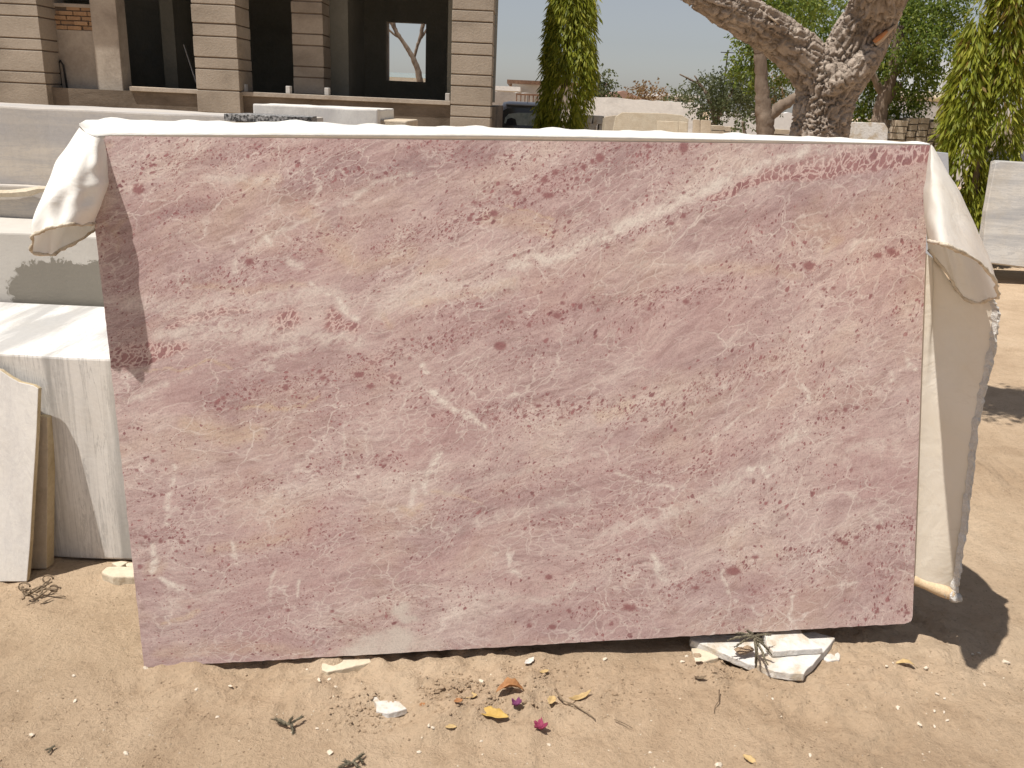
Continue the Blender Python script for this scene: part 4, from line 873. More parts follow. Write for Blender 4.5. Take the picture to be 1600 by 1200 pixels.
# ================================================================== FAR WALLS, HOUSES
def wall(name, pts, h_px, Y0, Y1, mat, label, th=.25, capm=None):
    """wall from (px,py top) to (px,py top) at depths Y0, Y1, standing on the ground"""
    (xa, ya), (xb, yb_) = pts; A = at(xa, ya, Y0); Bq = at(xb, yb_, Y1); n = 24; rows = []
    d = Vector((Bq.x-A.x, Bq.y-A.y, 0)).normalized(); nn = Vector((-d.y, d.x, 0))*th; mm = MB(); random.seed(int(xa))
    P = [A.lerp(Bq, k/n) + Vector((0, 0, random.uniform(-.02, .02))) for k in range(n+1)]
    lo = [Vector((p.x, p.y, -.05)) for p in P]
    mm.grid([lo, P, [p+nn for p in P], [p+nn for p in lo]]); mm.add([lo[0], P[0], P[0]+nn, lo[0]+nn], [(0, 1, 2, 3)]); mm.add([lo[-1], P[-1], P[-1]+nn, lo[-1]+nn], [(3, 2, 1, 0)])
    return tag(mm.build(name, M[mat]), label, 'wall')
wall('boundary_wall', [(700,138),(832,146)], 0, 34, 36, 'whitewash', 'weathered whitewashed boundary wall behind the parked car')
wall('boundary_wall', [(898,149),(1096,162)], 0, 36, 33, 'whitewash', 'weathered grey boundary wall between drooping tree and dusty shrub')
wall('boundary_wall', [(1112,176),(1256,177)], 0, 21, 21, 'white_wall', 'low clean white boundary wall behind the thin trunk')
def house(name, px0, px1, ytop, Y, D, mat, label, roof=None, rooflab=None, wins=()):
    x0, x1 = at(px0, ytop, Y).x, at(px1, ytop, Y).x; z = at((px0+px1)/2, ytop, Y).z
    e = empty(name, ((x0+x1)/2, Y+D/2, 0)); tag(e, label, 'building')
    mm = MB(); mm.box((x0, Y, 0), (x1, Y+D, z)); mm.build('wall', M[mat], e)
    if roof == 'flat':
        mm = MB(); mm.box((x0-.3, Y-.3, z+.001), (x1+.3, Y+D+.3, z+.22)); mm.build('roof', M[rooflab], e)
    if roof == 'gable':
        h = .22*(x1-x0); xm = (x0+x1)/2; mm = MB(); mm.prism([(x0-.3, Y-.3, z), (x1+.3, Y-.3, z), (xm, Y-.3, z+h)], (0, D+.6, 0)); mm.build('roof', M[rooflab], e)
    for (wx0, wx1, wy0, wy1) in wins:
        a, b = at(wx0, wy1, Y-.05), at(wx1, wy0, Y-.05); mm = MB(); mm.box((a.x, Y-.06, a.z), (b.x, Y-.001, b.z)); mm.build('window', M['dark_iron'], e)
    return e
house('white_shed', 740, 804, 141, 48, 10, 'whitewash', 'low white shed with bright flat roof behind the car', 'flat', 'white_wall')
house('cream_house', 800, 900, 133, 55, 12, 'cream_wall', 'cream block house with dark roof line beside the drooping tree', 'flat', 'rust')
house('red_roof_house', 944, 1002, 155, 62, 10, 'cream_wall', 'distant house with faded red gable roof above the wall', 'gable', 'roof_red', [(962,970,146,150)])
house('white_house', 1036, 1086, 152, 70, 8, 'white_wall', 'distant small white house beyond the boundary wall', 'flat', 'white_wall')
house('long_shed', 560, 690, 121, 46, 14, 'white_wall', 'long white shed with pale blue roof seen through the window opening', 'flat', 'blue_metal')
# gate next to the wall
e = empty('metal_gate', at(822, 190, 33.5)); e.location.z = 0; ORG[e.name] = Vector(e.location); tag(e, 'rusty barred metal gate in the boundary wall behind the car', 'gate')
gx0, gx1 = at(807, 160, 33.5).x, at(846, 160, 33.5).x; gzt = at(826, 148, 33.5).z
for k in range(7):
    x = gx0+(gx1-gx0)*k/6; mm = MB(); mm.box((x-.02, 33.48, .1), (x+.02, 33.52, gzt)); mm.build('bar', M['rust'], e)
for z in (gzt, gzt-.35, .15):
    mm = MB(); mm.box((gx0-.03, 33.46, z-.03), (gx1+.03, 33.479, z+.03)); mm.build('rail', M['rust'], e)
# workshop with corrugated roof at right
Yh = 24; x0, x1 = at(1385, 165, Yh).x, at(1640, 165, Yh).x
e = empty('workshop', ((x0+x1)/2, Yh+4, 0)); tag(e, 'grey workshop with corrugated metal roof behind the stone stacks', 'building')
zw = at(1450, 160, Yh).z
mm = MB(); mm.box((x0, Yh, 0), (x1, Yh+.3, zw)); mm.build('parapet_wall', M['whitewash'], e)
mm = MB(); rows = []; zt = at(1470, 92, Yh+5).z; xr0 = at(1422, 120, Yh+1).x
for k in range(120):
    x = xr0 + (x1-xr0)*k/119; c = .05*math.cos(k*math.pi/1.5)
    rows.append([Vector((x, Yh+1.0+c, zw-.15)), Vector((x, Yh+5.0+c, zt)), Vector((x, Yh+5.4, zt-.02))])
mm.grid(rows); mm.build('corrugated_roof', M['sheet_metal'], e, smooth=False)
mm = MB(); mm.box((xr0, Yh+1.05, 0), (x1, Yh+1.3, zw-.16)); mm.build('wall', M['cement'], e)
mm = MB(); a, b = at(1468, 140, Yh+.9), at(1482, 112, Yh+.9); mm.box((a.x, Yh+.8, a.z), (at(1510,112,Yh+.9).x, Yh+.95, b.z)); mm.build('white_panel', M['white_wall'], e)
for px in (1404, 1418, 1433, 1448, 1462, 1476, 1490):
    p = at(px, 158, Yh+.15); mm = MB(); prof = [(.0, .0), (.10, .0), (.17, .10), (.16, .2), (.09, .27), (.11, .30), (0, .30)]
    n = 12; mm.grid([[Vector((p.x+r*1.2*math.cos(2*math.pi*k/n), p.y+r*1.2*math.sin(2*math.pi*k/n), zw+.001+z*.9)) for k in range(n+1)] for r, z in prof])
    tag(mm.build('clay_pot', M['cream_stone'], smooth=True), 'pale round pot standing on the workshop parapet', 'pot', 'pots along the parapet')
mm = MB(); p = at(1133, 118, 40); mm.tube([(p.x, 40, 0), (p.x, 40, at(1133, 78, 40).z)], .03, 6); mm.tube([(p.x-.3, 40, at(1133, 82, 40).z), (p.x+.3, 40, at(1133, 82, 40).z)], .02, 5)
tag(mm.build('antenna_mast', M['dark_iron']), 'thin antenna mast rising above the dusty shrub', 'antenna')

# ================================================================== STONE STOCK BEHIND THE SLAB
def stock_slab(name, poly, Y, th, mat, label, lean=math.radians(6), cat='stone slab', down=True):
    nn = np.array([0, -math.cos(lean), math.sin(lean)]); b0 = np.array([0, Y, 0.0]); P = []
    for x, y in poly:
        d = ray(x, y); P.append(Vector(_C + d*(np.dot(b0-_C, nn)/np.dot(d, nn))))
    if down:
        ev = Vector((0, math.sin(lean), math.cos(lean))); a, b = P[0], P[-1]
        P = [a - ev*(a.z/ev.z)] + P + [b - ev*(b.z/ev.z)]
    mm = MB(); mm.prism(P, Vector(-nn)*th); return tag(mm.build(name, M[mat], bevel=.006), label, cat)
stock_slab('cream_slab', [(1074,215),(1076,186),(1066,180),(1040,177),(972,175.5),(962,182),(957,206)][::-1], 14, .05, 'cream_stone', 'cream stone slab with clipped corners standing in the yard')
stock_slab('hexagon_slab', [(1387,216),(1388,201),(1382,192),(1332,190.5),(1326,195),(1318,212)][::-1], 8.2, .03, 'white_stone', 'white stone slab with clipped corners beside the big trunk')
for i, (a, b, y, lab) in enumerate([(1026,1060,188.5,'pale ribbed stone slab leaning before the cream slab'),(1061,1074,189.5,'narrow pale stone slab beside the ribbed slab'),(1083,1094,186,'tan stone offcut standing before the dusty shrub'),(1095,1111,187,'bright tan stone offcut leaning beside its darker neighbour')]):
    stock_slab('stone_slab', [(a, 212), (a+1, y), (b, y+1.5), (b, 212)], 13.2-.1*i, .07, 'tan_stone' if i > 1 else 'cream_stone', lab)
stock_slab('stone_slab', [(944,206), (946,182), (963,180), (963,206)], 14.6, .5, 'tan_stone', 'brown stone offcut left of the cream clipped slab')
random.seed(21)                                                   # white sawn blocks, stacked
Yk = 16; gz0 = 0.0; hh = at(930, 180, Yk).z
for k, (a, b, y0, y1) in enumerate([(906,926,192,180),(926,945,194,181),(908,934,205,193),(935,946,207,195)]):
    p, q = at(a, y0, Yk), at(b, y1, Yk); mm = MB(); mm.box((p.x+.008, Yk+.02*k, (p.z if k < 2 else 0)+.002), (q.x-.008, Yk+.45, q.z-.004))
    tag(mm.build('sawn_block', M['white_stone'], bevel=.01), ['white sawn stone block on the upper row by the drooping tree','white sawn stone block on the upper row beside the brown offcut','wide white sawn stone block at the bottom by the drooping tree','narrow white sawn stone block at the bottom of the pile'][k], 'stone block')
def tile_stack(px0, px1, ytop, Y, D, label, seed, yaw=0.0, lean=0.0):
    x0, x1 = at(px0, ytop, Y).x, at(px1, ytop, Y).x; zt = at((px0+px1)/2, ytop, Y).z; random.seed(seed)
    e = empty('tile_stack', ((x0+x1)/2, Y, 0)); tag(e, label, 'stone stack', 'stacks of cut stone')
    z = 0.0; n = max(3, int(zt/.075)); h = zt/n
    for k in range(n):
        j = random.uniform(-.015, .015); s = lean*z; mm = MB(); dz = random.uniform(-.012, .012)
        mm.hexa([(x0+j+s, Y+j, z+.004), (x1+j+s-.01, Y+j+yaw, z+.004), (x1+j+s-.01, Y+D, z+.004), (x0+j+s, Y+D, z+.004), (x0+j+s, Y+j, z+h-.006+dz*.3), (x1+j+s-.01, Y+j+yaw, z+h-.006-dz*.3), (x1+j+s-.01, Y+D, z+h-.006), (x0+j+s, Y+D, z+h-.006)])
        mm.build('stone_tile', M['tan_stone'], e); z += h
for i, (a, b, y) in enumerate([(1392,1412,187),(1413,1427,184),(1428,1445,183),(1446,1458,190),(1459,1475,186),(1476,1494,189)]):
    tile_stack(a, b, y, 11.3, .5, 'stack of rough tan cut stones in the row between white clipped slab and drooping tree', 30+i, lean=.05)
for i, (a, b, y) in enumerate([(1572,1590,192),(1591,1612,190),(1613,1632,193)]):
    tile_stack(a, b, y, 11.8, .5, 'stack of rough tan cut stones beyond the pale grey banded slab pile', 50+i)
for i, (a, b, y, lab) in enumerate([(1113,1132,196,'low stack of tan stones before the white wall'),(1133,1152,198,'low stack of tan stones beside the small dark bush'),(1212,1236,202,'low stack of tan stones between thin and massive trunks')]):
    tile_stack(a, b, y, 14.5, .5, lab, 60+i)
stock_slab('dark_slab', [(1362,215),(1366,178),(1420,176),(1424,215)], 12.6, .1, 'blue_slab', 'dark blue grey slab standing behind the stone stacks')
stock_slab('blue_slab', [(1452,300),(1454,236),(1482,239),(1484,300)], 9.0, .06, 'blue_slab', 'blue grey slab leaning just beyond the tarp corner')
stock_slab('blue_slab', [(1538,330),(1541,236),(1640,238),(1640,330)], 10.9, .08, 'blue_slab', 'blue grey slab leaning behind the pale banded pile')
# pale grey slabs leaning in a pile
for k in range(5):
    o = .09*k
    stock_slab('banded_slab', [(1534-1.6*k,409-3*k),(1541-1.2*k,330-2*k),(1556-1.6*k,254-k),(1563-1.6*k,252-k),(1700,262),(1700,430-3*k)] if k == 0 else [(1538-1.2*k,402-5*k),(1559-1.2*k,256-k*1.5),(1700,263-k),(1700,425-5*k)], 9.3+o, .086,
        'marble_grey', ['front pale grey banded slab of the leaning pile','second pale grey slab behind the front banded slab','third pale grey slab in the leaning pile','fourth pale grey slab in the leaning pile','rearmost pale grey slab of the leaning pile'][k], math.radians(13), down=False)
stock_slab('support_block', [(1505,352),(1512,300),(1530,298),(1528,372)], 10.6, .3, 'plinth', 'dark rough stone post under the drooping tree')

# ================================================================== CAR
YC = 20.0; cxp = at(823, 190, YC); CX = cxp.x
car = empty('parked_car', (CX, YC+2, 0)); tag(car, 'grey hatchback seen from the rear, parked beyond the building', 'car')
secs = [ # y, half width low, belt, roof, z belt, z roof
    (0.00, .80, .80, .66, .98, 1.00), (.05, .84, .83, .62, 1.0, 1.25), (.20, .86, .84, .54, 1.0, 1.56), (.42, .86, .84, .54, 1.0, 1.63), (.8, .86, .84, .55, 1.0, 1.66), (1.6, .86, .85, .56, .99, 1.67), (2.5, .86, .85, .55, .97, 1.57), (3.0, .86, .84, .60, .96, .99), (3.6, .85, .80, .58, .86, .89), (4.0, .78, .70, .5, .70, .74)]
rows = []
for y, wl, wb, wr, zb, zr in secs:
    h = [(-wl*.92, .28), (-wl, .45), (-wb, zb*.8), (-wb*.985, zb), (-(wb*.5+wr*.5), (zb+zr)/2), (-wr, zr-.05*(zr-zb)), (-wr*.75, zr)]
    ring_ = h + [(-x, z) for x, z in h[::-1]]
    rows.append([Vector((CX+x, YC+y, z)) for x, z in ring_])
mm = MB(); mm.grid(rows); mm.add(rows[0], [tuple(range(len(rows[0])))]); mm.add(rows[-1], [tuple(range(len(rows[0])-1, -1, -1))])
mm.build('body', M['car_paint'], car, smooth=True, bevel=0)
def panel(name, pts, mat, par=car, th=(0, -.012, 0)):
    mm = MB(); mm.prism([Vector(p) for p in pts], th); return mm.build(name, M[mat], par)
M['tint'] = rough_mat('tinted_rear_glass', (0.035, 0.04, 0.04), (0.05, 0.055, 0.055), 2, bscale=3, bstr=0.0, rough=0.08, spec=0.6)
M['cabin_view_paint'] = rough_mat('painted_bright_cabin_view', (0.22, 0.26, 0.23), (0.40, 0.44, 0.40), 9, bscale=12, bstr=0.0, rough=0.3)  # flat colour standing in for daylight seen through the rear glass
RW = [(-.66, 1.14), (-.62, 1.09), (0, 1.06), (.62, 1.09), (.66, 1.14), (.60, 1.36), (.52, 1.47), (.44, 1.51), (0, 1.535), (-.44, 1.51), (-.52, 1.47), (-.60, 1.36)]
yw_ = lambda z: YC + .01 + .15*max(0, (z-1.05)/.5)
panel('rear_window', [(CX+x, yw_(z)-.01, z) for x, z in RW], 'tint', th=(0, -.02, .006))
w = bpy.data.objects['rear_window']
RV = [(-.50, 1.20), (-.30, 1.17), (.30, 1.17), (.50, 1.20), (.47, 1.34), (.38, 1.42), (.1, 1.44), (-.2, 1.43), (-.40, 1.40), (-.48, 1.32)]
panel('painted_window_view', [(CX+x, yw_(z)-.032, z) for x, z in RV], 'cabin_view_paint', w, th=(0, -.003, .001))  # pale panel on the glass, bright see-through view painted in
for s in (-1, 1):
    panel('headrest', [(CX+s*.34-.13, yw_(1.17)-.037, 1.165), (CX+s*.34+.13, yw_(1.17)-.037, 1.165), (CX+s*.34+.09, yw_(1.3)-.037, 1.29), (CX+s*.34, yw_(1.32)-.037, 1.32), (CX+s*.34-.09, yw_(1.3)-.037, 1.29)], 'rubber', w, th=(0, -.004, .002))
    panel('tail_lamp', [(CX+s*.83, YC-.01, .82), (CX+s*.66, YC-.03, .82), (CX+s*.70, YC-.02, 1.06), (CX+s*.82, YC+.03, 1.10)][::-s], 'lamp_red', th=(0, -.03, 0))
    for yy in (.75, 3.25):
        x = CX+s*.80; mm = MB(); n = 20; prof = [(.20, -.10), (.31, -.10), (.335, -.07), (.335, .07), (.31, .10), (.20, .10)]
        mm.grid([[Vector((x+o_, YC+yy+r*math.cos(2*math.pi*k/n), .335+r*math.sin(2*math.pi*k/n))) for k in range(n+1)] for r, o_ in prof]); wh = mm.build('wheel', M['rubber'], car, smooth=True)
        mm = MB(); mm.tube([(x-.07, YC+yy, .335), (x+.07, YC+yy, .335)], .205, 20); mm.build('rim', M['sheet_metal'], wh)
    panel('side_window', [(CX+s*.855, YC+.5, 1.06), (CX+s*.855, YC+2.6, 1.04), (CX+s*.66, YC+2.2, 1.50), (CX+s*.66, YC+.6, 1.56)], 'rubber', th=(s*.01, 0, 0))
mm = MB(); mm.box((CX-.84, YC-.10, .36), (CX+.84, YC-.001, .66)); mm.build('bumper', M['car_paint'], car, bevel=.04)
mm = MB(); mm.box((CX-.26, YC-.012, .78), (CX+.26, YC-.002, .89)); mm.build('number_plate', M['white_wall'], car)
mm = MB(); mm.box((CX-.48, YC+.08, 1.585), (CX+.48, YC+.34, 1.615)); mm.build('spoiler', M['car_paint'], car, bevel=.012)
mm = MB(); mm.tube([(CX, YC+.5, 1.64), (CX, YC+.75, 1.80)], .006, 5); mm.build('antenna', M['rubber'], car)

# ================================================================== TREES
def leaf_quads(P, D, S, L, W):
    """P base points, D directions, S side vectors -> folded leaf diamonds"""
    a = P; b = P + D*L[:, None]*.45 + S*W[:, None]; c = P + D*L[:, None]; d = P + D*L[:, None]*.45 - S*W[:, None]
    V = np.stack([a, b, c, d], 1).reshape(-1, 3); n = len(P); F = np.arange(4*n).reshape(n, 4); return V, F
def crown(name, P, D, L, W, mat, parent, droop=False):
    S = np.cross(D, RNG.normal(size=D.shape)); S /= np.linalg.norm(S, axis=1)[:, None]+1e-9
    V, F = leaf_quads(P, D, S, L, W); o = ORG[parent.name]; me = bpy.data.meshes.new(name)
    me.from_pydata((V-np.array(o)).tolist(), [], F.tolist()); me.update(); me.materials.append(M[mat])
    ob = bpy.data.objects.new(name, me); COL.objects.link(ob); ob.parent = parent; return ob
def mast_tree(name, Y, outline, ztop_extra, nst, label, seed, dry=0.0, lobes=()):
    """outline: (py, px_left, px_right) of the drooping crown"""
    rs = np.random.RandomState(seed); ys = [o[0] for o in outline]
    pm = at((outline[-1][1]+outline[-1][2])/2, outline[-1][0], Y); e = empty(name, (pm.x, Y, 0)); tag(e, label, 'tree')
    pts = [at((a+b)/2, y, Y) for y, a, b in outline]; trunk = [Vector((pm.x, Y, -.05))] + pts[::-1]
    mm = MB(); mm.tube(trunk, [.07]+[.06-.004*i for i in range(len(pts))], 8); mm.build('trunk', M['bark_thin'], e, smooth=True)
    P, D, L, W = [], [], [], []
    for k in range(nst):
        if lobes: outline = lobes[int(rs.choice(len(lobes), p=[.56, .44]))]; ys = [o[0] for o in outline]
        if k % 16 == 0: cl = (rs.rand(), rs.uniform(0, 2*math.pi), rs.uniform(.3, 1.12)**.6)       # strands hang in clumps
        y = min(ys)-14 + (max(ys)-2-min(ys))*cl[0] + rs.normal()*9
        a = np.interp(y, ys, [o[1] for o in outline]); b = np.interp(y, ys, [o[2] for o in outline])
        c = at((a+b)/2, y, Y); R = (b-a)/2*Y/FPX*.92
        th = cl[1]+rs.normal()*.35; r = R*cl[2]*rs.uniform(.75, 1.0)
        x, yy, z = c.x+r*math.cos(th), c.y+r*math.sin(th), c.z + rs.uniform(.0, .2)
        ln = rs.uniform(.25, .62); n = int(ln/.030)
        for i in range(n):
            s = i/n; q = np.array([x+math.cos(th)*.10*s, yy+math.sin(th)*.10*s, z-ln*s]) + rs.normal(size=3)*.018
            d = np.array([math.cos(th)*.5+rs.normal()*.35, math.sin(th)*.5+rs.normal()*.35, -1.0]); P.append(q); D.append(d/np.linalg.norm(d)); L.append(rs.uniform(.09, .17)); W.append(rs.uniform(.009, .017))
    P, D, L, W = map(np.array, (P, D, L, W)); px, py = project(P); lo = at(0, max(ys)+8, Y).z
    if dry:
        k = rs.rand(len(P)) < dry*np.clip((200-py)/100, 0, 2); crown('dry_foliage', P[k], D[k], L[k], W[k], 'mast_dry', e); P, D, L, W = P[~k], D[~k], L[~k], W[~k]
    crown('foliage', P, D, L, W, 'mast_leaf', e)
mast_tree('mast_tree', 15.5, [(-60,868,908),(0,862,928),(30,858,926),(60,852,930),(90,850,932),(120,846,928),(150,838,912),(180,834,902),(215,833,900),(260,836,900)], 0, 1280, 'slim drooping mast tree standing by the parked car', 5)
mast_tree('mast_tree', 10.6, [(-70,1566,1612),(-20,1562,1606),(30,1546,1604),(70,1520,1602),(110,1502,1600),(150,1500,1596),(200,1490,1590),(250,1484,1582),(300,1480,1566),(345,1490,1545)], 0, 1000, 'ragged drooping mast tree with yellowed tips beside the tarp', 8, .10, [[(-70,1566,1612),(-20,1564,1606),(30,1552,1604),(100,1545,1602),(170,1540,1596),(230,1532,1586),(280,1520,1578),(325,1500,1570)], [(62,1516,1532),(90,1500,1545),(130,1490,1545),(180,1482,1540),(240,1477,1545),(300,1477,1542),(350,1488,1540)]])

def tubes_tree(name, Y, limbs, label, mat, par=None, n=10):
    p0 = limbs[0][0]; b = at(p0[0], p0[1], Y); e = par or empty(name, (b.x, Y, 0))
    if par is None: tag(e, label, 'tree')
    for i, lm in enumerate(limbs):
        P = [at(q[0], q[1], Y+(q[3] if len(q) > 3 else 0)) for q in lm]; R = [q[2]*Y/FPX for q in lm]
        if i == 0: P = [Vector((P[0].x, P[0].y, -.05))] + P; R = [R[0]*1.15] + R
        Q, RR = [], []
        for k in range(len(P)-1):
            for s in range(5):
                t = s/5; Q.append(P[k].lerp(P[k+1], t) + Vector((random.uniform(-1, 1), random.uniform(-1, 1), random.uniform(-1, 1)))*R[k]*.10); RR.append((R[k]*(1-t)+R[k+1]*t)*random.uniform(.92, 1.08))
        Q.append(P[-1]); RR.append(R[-1]); mm = MB(); mm.tube(Q, RR, n); mm.build('trunk' if i == 0 else 'branch', M[mat], e, smooth=True)
    return e
def foliage(e, Y, blobs, nper, L, W, mat, seed, droop=.5, name='foliage'):
    """blobs: (px,py,rx,ry,depth offset); sprays of small leaves on twigs"""
    rs = np.random.RandomState(seed); P, D = [], []
    k_ = Y/FPX
    for (bx_, by_, rx, ry, dy) in blobs:
        c = np.array(at(bx_, by_, Y+dy)); cnt = max(4, int(nper*rx*ry/900))
        for _ in range(cnt):
            v = rs.normal(size=3); v /= np.linalg.norm(v); r = rs.uniform(.25, 1)**.45
            q = c + v*np.array([rx*k_, rx*k_, ry*k_])*r; dr = v*.7+rs.normal(size=3)*.6+np.array([0, 0, -droop]); dr /= np.linalg.norm(dr)
            m_ = rs.randint(6, 13); ln = L*m_*.35
            for i in range(m_):
                d = dr*.6 + rs.normal(size=3)*.6+np.array([0, 0, -droop*.7]); P.append(q+dr*ln*i/m_+rs.normal(size=3)*L*.2); D.append(d/np.linalg.norm(d))
    P, D = np.array(P), np.array(D); n = len(P)
    return crown(name, P, D, L*RNG.uniform(.6, 1.2, n), W*RNG.uniform(.7, 1.2, n), mat, e)
random.seed(2)
# bare forked tree seen through the window opening
tubes_tree('bare_tree', 24, [[(660,160,5),(656,128,4.6),(653,110,4.4),(646,92,3.8),(636,74,3.2),(626,60,2.8),(619,50,3),(613,34,3.6),(608,16,3)],[(626,60,2),(616,54,1.6),(606,45,1.4),(596,36,1)],[(647,90,2.2),(652,72,2.2),(657,58,2.6),(660,42,3),(664,26,2.6)],[(655,64,1.6),(662,54,1.6),(670,40,1.2)],[(619,48,2.2),(612,38,2),(602,24,1.6)]], 'bare forked tree trunk seen through the window opening', 'bark_thin')
e = tubes_tree('thin_tree', 9.2, [[(1196,215,13),(1195,190,13),(1192,165,12),(1190,130,10),(1188,95,9),(1186,60,9),(1184,20,8),(1180,-30,7)],[(1198,185,9),(1212,172,9),(1230,160,8),(1246,150,7),(1262,140,6,.3)]], 'thin forked tree trunk growing beside the massive trunk', 'bark_thin')
foliage(e, 9.2, [(1190,70,34,30,.4),(1170,95,22,22,.3),(1210,30,44,30,.6),(1250,15,40,26,.8),(1240,-10,60,20,.3),(1185,5,30,20,.3),(1170,115,18,18,.5),(1225,110,22,22,.9)], 120, .046, .011, 'neem_leaf', 3)
e = tubes_tree('neem_tree', 11.5, [[(1372,215,12),(1374,190,11),(1378,160,10),(1390,130,9),(1400,90,8),(1405,40,7)],[(1380,150,6),(1360,110,5),(1340,60,4)],[(1392,125,5),(1420,90,4),(1450,50,3)],[(1374,175,6),(1392,150,5),(1408,130,4)]], 'bushy green tree with hanging twigs behind the massive trunk', 'bark_thin')
foliage(e, 11.5, [(1400,60,60,44,0),(1440,30,56,40,.3),(1450,66,44,26,-.2),(1410,110,60,34,.2),(1440,100,22,16,.1),(1350,95,36,36,.6),(1345,140,30,34,.5),(1370,160,30,22,.4),(1390,20,70,34,.6),(1480,20,26,22,.2),(1300,30,50,40,1.2),(1275,60,34,34,1.4),(1425,150,22,22,.1),(1440,140,10,26,0),(1415,175,16,22,.1),(1350,180,20,16,.6),(1440,-10,80,30,.4),(1300,100,30,30,1.4)], 105, .055, .013, 'neem_leaf', 4, .75)
e = tubes_tree('dusty_shrub', 17, [[(1120,225,5),(1118,195,4),(1112,165,3),(1100,140,2)],[(1119,190,3),(1135,160,2),(1150,130,2)],[(1110,150,2),(1090,130,1.4),(1062,116,1)],[(1100,140,1.5),(1085,118,1)],[(1118,195,2),(1100,190,2),(1095,180,1)]], 'rounded dusty green shrub with bare twigs above the wall', 'bark_thin')
foliage(e, 17, [(1125,145,44,28,0),(1100,155,30,24,.2),(1150,150,40,26,.3),(1170,130,34,26,.5),(1110,180,16,20,-.2),(1135,125,28,12,0),(1160,165,36,20,.4),(1215,140,24,22,.9),(1195,160,30,20,.9)], 170, .052, .015, 'dusty_leaf', 5, .2)
foliage(e, 17, [(1222,135,16,18,.7),(1210,125,12,12,.7)], 60, .07, .022, 'brown_leaf', 6, .2, 'dry_foliage')
e = tubes_tree('round_bush', 13, [[(1165,225,3),(1163,205,2.5),(1160,190,2)]], 'small dark bush beside the thin trunk', 'bark_thin'); foliage(e, 13, [(1160,196,12,14,0),(1168,188,8,8,0)], 60, .06, .018, 'dusty_leaf', 7)
e = tubes_tree('far_tree', 44, [[(938,190,3),(936,160,3),(934,140,2),(938,118,1.5)],[(936,150,2),(948,130,1.5)]], 'small distant tree beside the drooping tree', 'bark_thin'); foliage(e, 44, [(944,120,10,14,0),(930,128,12,18,0),(948,145,14,10,0),(925,145,14,10,0),(938,140,12,10,0)], 160, .16, .05, 'dusty_leaf', 8)
e = tubes_tree('dry_bush', 50, [[(1010,190,2),(1010,160,2),(1006,148,1)]], 'distant reddish dry bush above the boundary wall', 'bark_thin'); foliage(e, 50, [(1000,147,18,11,0),(1020,145,20,10,0),(1032,150,10,8,0)], 160, .18, .05, 'brown_leaf', 9)
e = tubes_tree('far_bush', 40, [[(1062,190,2),(1062,165,2),(1060,152,1)]], 'small distant green bush beside the dusty shrub', 'bark_thin'); foliage(e, 40, [(1060,150,10,12,0),(1070,155,12,8,0),(1050,156,10,6,0)], 160, .15, .045, 'dusty_leaf', 10)

# massive forked trunk
YT = 6.0
big = empty('massive_tree', (at(1285, 215, YT).x, YT, 0)); tag(big, 'massive forked tree with deeply cracked grey bark behind the slab', 'tree')
k_ = YT/FPX*1.02
sk = []   # (list of points, radii)
tp = [(at(1281, 210, YT), 38), (at(1286, 180, YT), 39), (at(1292, 150, YT), 41), (at(1297, 122, YT), 44), (at(1298, 104, YT), 42)]
bx = tp[0][0].x - .02
sk.append(([Vector((bx-.02, YT, -.15)), Vector((bx, YT, .15)), Vector((bx, YT, .7))] + [p for p, _ in tp], [.36, .27, .20] + [r*k_ for _, r in tp]))
lf = [(1290,128,34,0), (1268,104,31,-.02), (1245,82,28,-.05), (1215,58,26,-.1), (1180,36,24,-.2), (1140,14,21,-.3), (1095,-12,19,-.4), (1040,-50,20,-.5), (960,-110,16,-.6)]
sk.append(([at(x, y, YT+d) for x, y, r, d in lf], [r*k_ for *_, r, d in lf]))
rf = [(1305,130,36,0), (1322,100,37,-.02), (1338,70,38,-.05), (1354,40,37,-.1), (1369,8,34,-.2), (1382,-30,34,-.35), (1400,-80,30,-.6), (1415,-150,24,-.9)]
sk.append(([at(x, y, YT+d) for x, y, r, d in rf], [r*k_ for *_, r, d in rf]))
rg = [(1372,70,9,-.22), (1352,95,13,-.24), (1330,115,12,-.26), (1312,128,10,-.25), (1296,142,6,-.2)]
sk.append(([at(x, y, YT+d) for x, y, r, d in rg], [r*k_ for *_, r, d in rg]))
mm = MB()
for P, R in sk: mm.tube(P, R, 16)
tmp = mm.build('trunk', M['bark'], big)
rm = tmp.modifiers.new('r', 'REMESH'); rm.mode = 'VOXEL'; rm.voxel_size = .0085
dg = bpy.context.evaluated_depsgraph_get(); me2 = bpy.data.meshes.new_from_object(tmp.evaluated_get(dg)); tmp.modifiers.clear(); tmp.data = me2
nv = len(me2.vertices); co = np.zeros(nv*3); me2.vertices.foreach_get('co', co); co = co.reshape(-1, 3); no = np.zeros(nv*3); me2.vertices.foreach_get('normal', no); no = no.reshape(-1, 3)
wp = co + np.array(big.location); al = np.zeros(nv); pr = np.zeros((nv, 3)); bd = np.full(nv, 1e9); acc = 0
for P, R in sk[:3]:
    acc = 0
    for a, b, r in zip(P[:-1], P[1:], R):
        A, Bv = np.array(a), np.array(b); d = Bv-A; Ln = np.linalg.norm(d); d = d/Ln; t = np.clip((wp-A)@d, 0, Ln); q = wp-(A+t[:, None]*d); dist = np.linalg.norm(q, axis=1)/r
        k = dist < bd; bd[k] = dist[k]; al[k] = (acc+t)[k]; pr[k] = q[k]; acc += Ln
tw = 0.10*fbm(wp[:, 0]*5, wp[:, 1]*5, wp[:, 2]*5, s=61, o=3)
f1 = fbm(pr[:, 0]*40+tw*34, pr[:, 1]*40, pr[:, 2]*40+al*4, s=62, o=3); ridge = np.clip(np.abs(f1)*5.5, 0, 1)   # deep cracks where the noise crosses zero
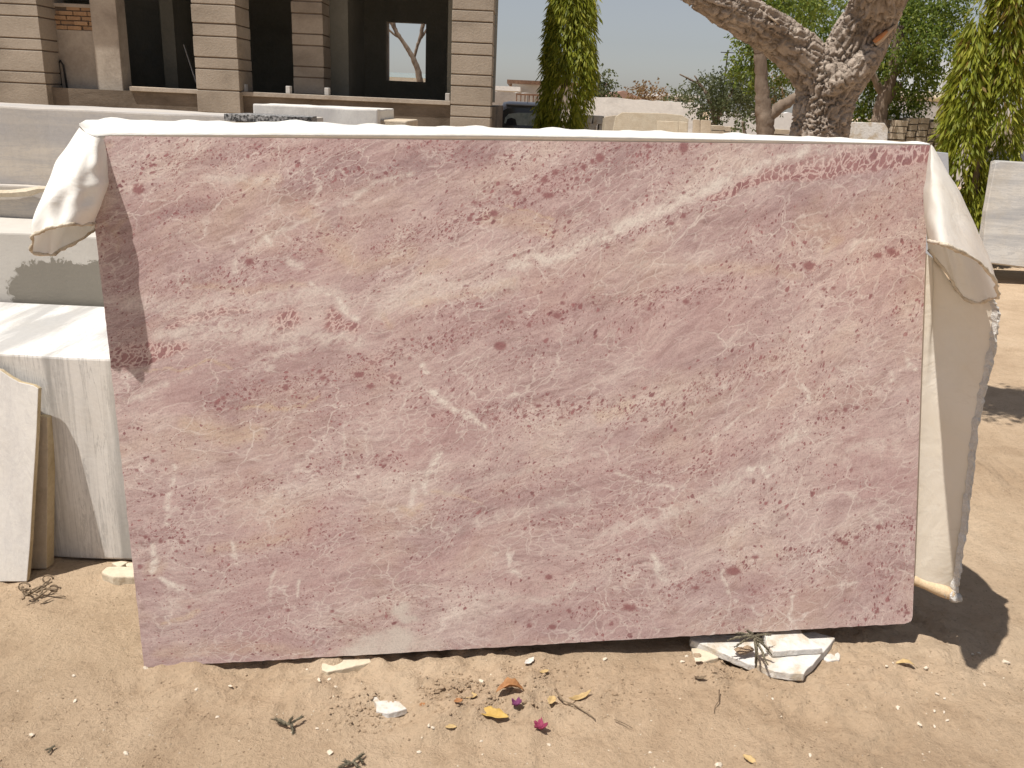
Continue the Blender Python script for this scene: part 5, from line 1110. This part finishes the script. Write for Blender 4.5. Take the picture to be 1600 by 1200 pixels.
f2 = fbm(pr[:, 0]*70, pr[:, 1]*70, pr[:, 2]*70+al*10, s=64, o=2); f3 = fbm(wp[:, 0]*5, wp[:, 1]*5, wp[:, 2]*5, s=65, o=3)
disp = .034*ridge + .014*f2 + .018*f3 - .020
# burl on the right limb
bc = np.array(at(1376, 22, YT-.38)); rr_ = np.linalg.norm(wp-bc, axis=1); disp += .05*np.exp(-(rr_/.06)**2)*(1+1.2*f2) - .09*np.exp(-(rr_/.025)**2)
co += no*disp[:, None]; me2.vertices.foreach_set('co', co.ravel()); me2.update(); me2.polygons.foreach_set('use_smooth', [True]*len(me2.polygons))
def scar(name, pts, mat, d):
    mm = MB(); rows = []
    for x, y, w in pts:
        rows.append([at(x-w, y-w*.6, YT+d+.03), at(x-w*.4, y-w*.3, YT+d-.015), at(x+w*.4, y+w*.3, YT+d-.015), at(x+w, y+w*.6, YT+d+.03)])
    mm.grid(rows); mm.build(name, M[mat], big, smooth=True, solid=.01)
scar('torn_wood', [(1386,48,1.5),(1379,55,3),(1372,61,3.5),(1366,66,2)], 'wound', -.30)
scar('bare_wood', [(1398,40,1),(1390,47,2.5),(1380,58,3),(1368,70,2.5)], 'pale_wood', -.285)
scar('bare_wood', [(1186,14,2),(1195,22,5),(1204,28,6),(1214,36,4)], 'pale_wood', -.29)
mm = MB(); st = [at(1290, 92, YT-.1), at(1291, 84, YT-.12), at(1289, 76, YT-.13)]; mm.tube(st, [.03, .022, .012], 7); mm.build('stub', M['bark'], big, smooth=True)
# upper limbs and crown, above the picture: they throw the shade on the sand at right
rl = [sk[2][0][-1], Vector((2.05, 4.75, 3.1)), Vector((1.78, 4.35, 3.5)), Vector((1.75, 4.1, 3.75))]
mm = MB(); mm.tube(rl, [.10, .07, .05, .03], 8); mm.build('branch', M['bark'], big, smooth=True)
mm = MB(); mm.tube([rl[1], Vector((2.15, 4.5, 3.55)), Vector((2.3, 4.4, 3.9))], [.06, .04, .03], 8); mm.build('branch', M['bark'], big, smooth=True)
rs = np.random.RandomState(77); P, D = [], []
for c, R, cnt in (((1.66,4.33,3.55), .26, 130), ((1.86,4.36,3.5), .26, 130), ((2.08,4.3,3.6), .30, 150), ((1.9,4.52,3.7), .16, 50)):
    for _ in range(cnt):
        q = np.array(c)+rs.normal(size=3)*R*np.array([.6, .45, .3])
        for i in range(7):
            d = rs.normal(size=3)+np.array([0, 0, -.3]); P.append(q+rs.normal(size=3)*.03); D.append(d/np.linalg.norm(d))
P, D = np.array(P), np.array(D); crown('foliage', P, D, np.full(len(P), .055), np.full(len(P), .016), 'neem_leaf', big)
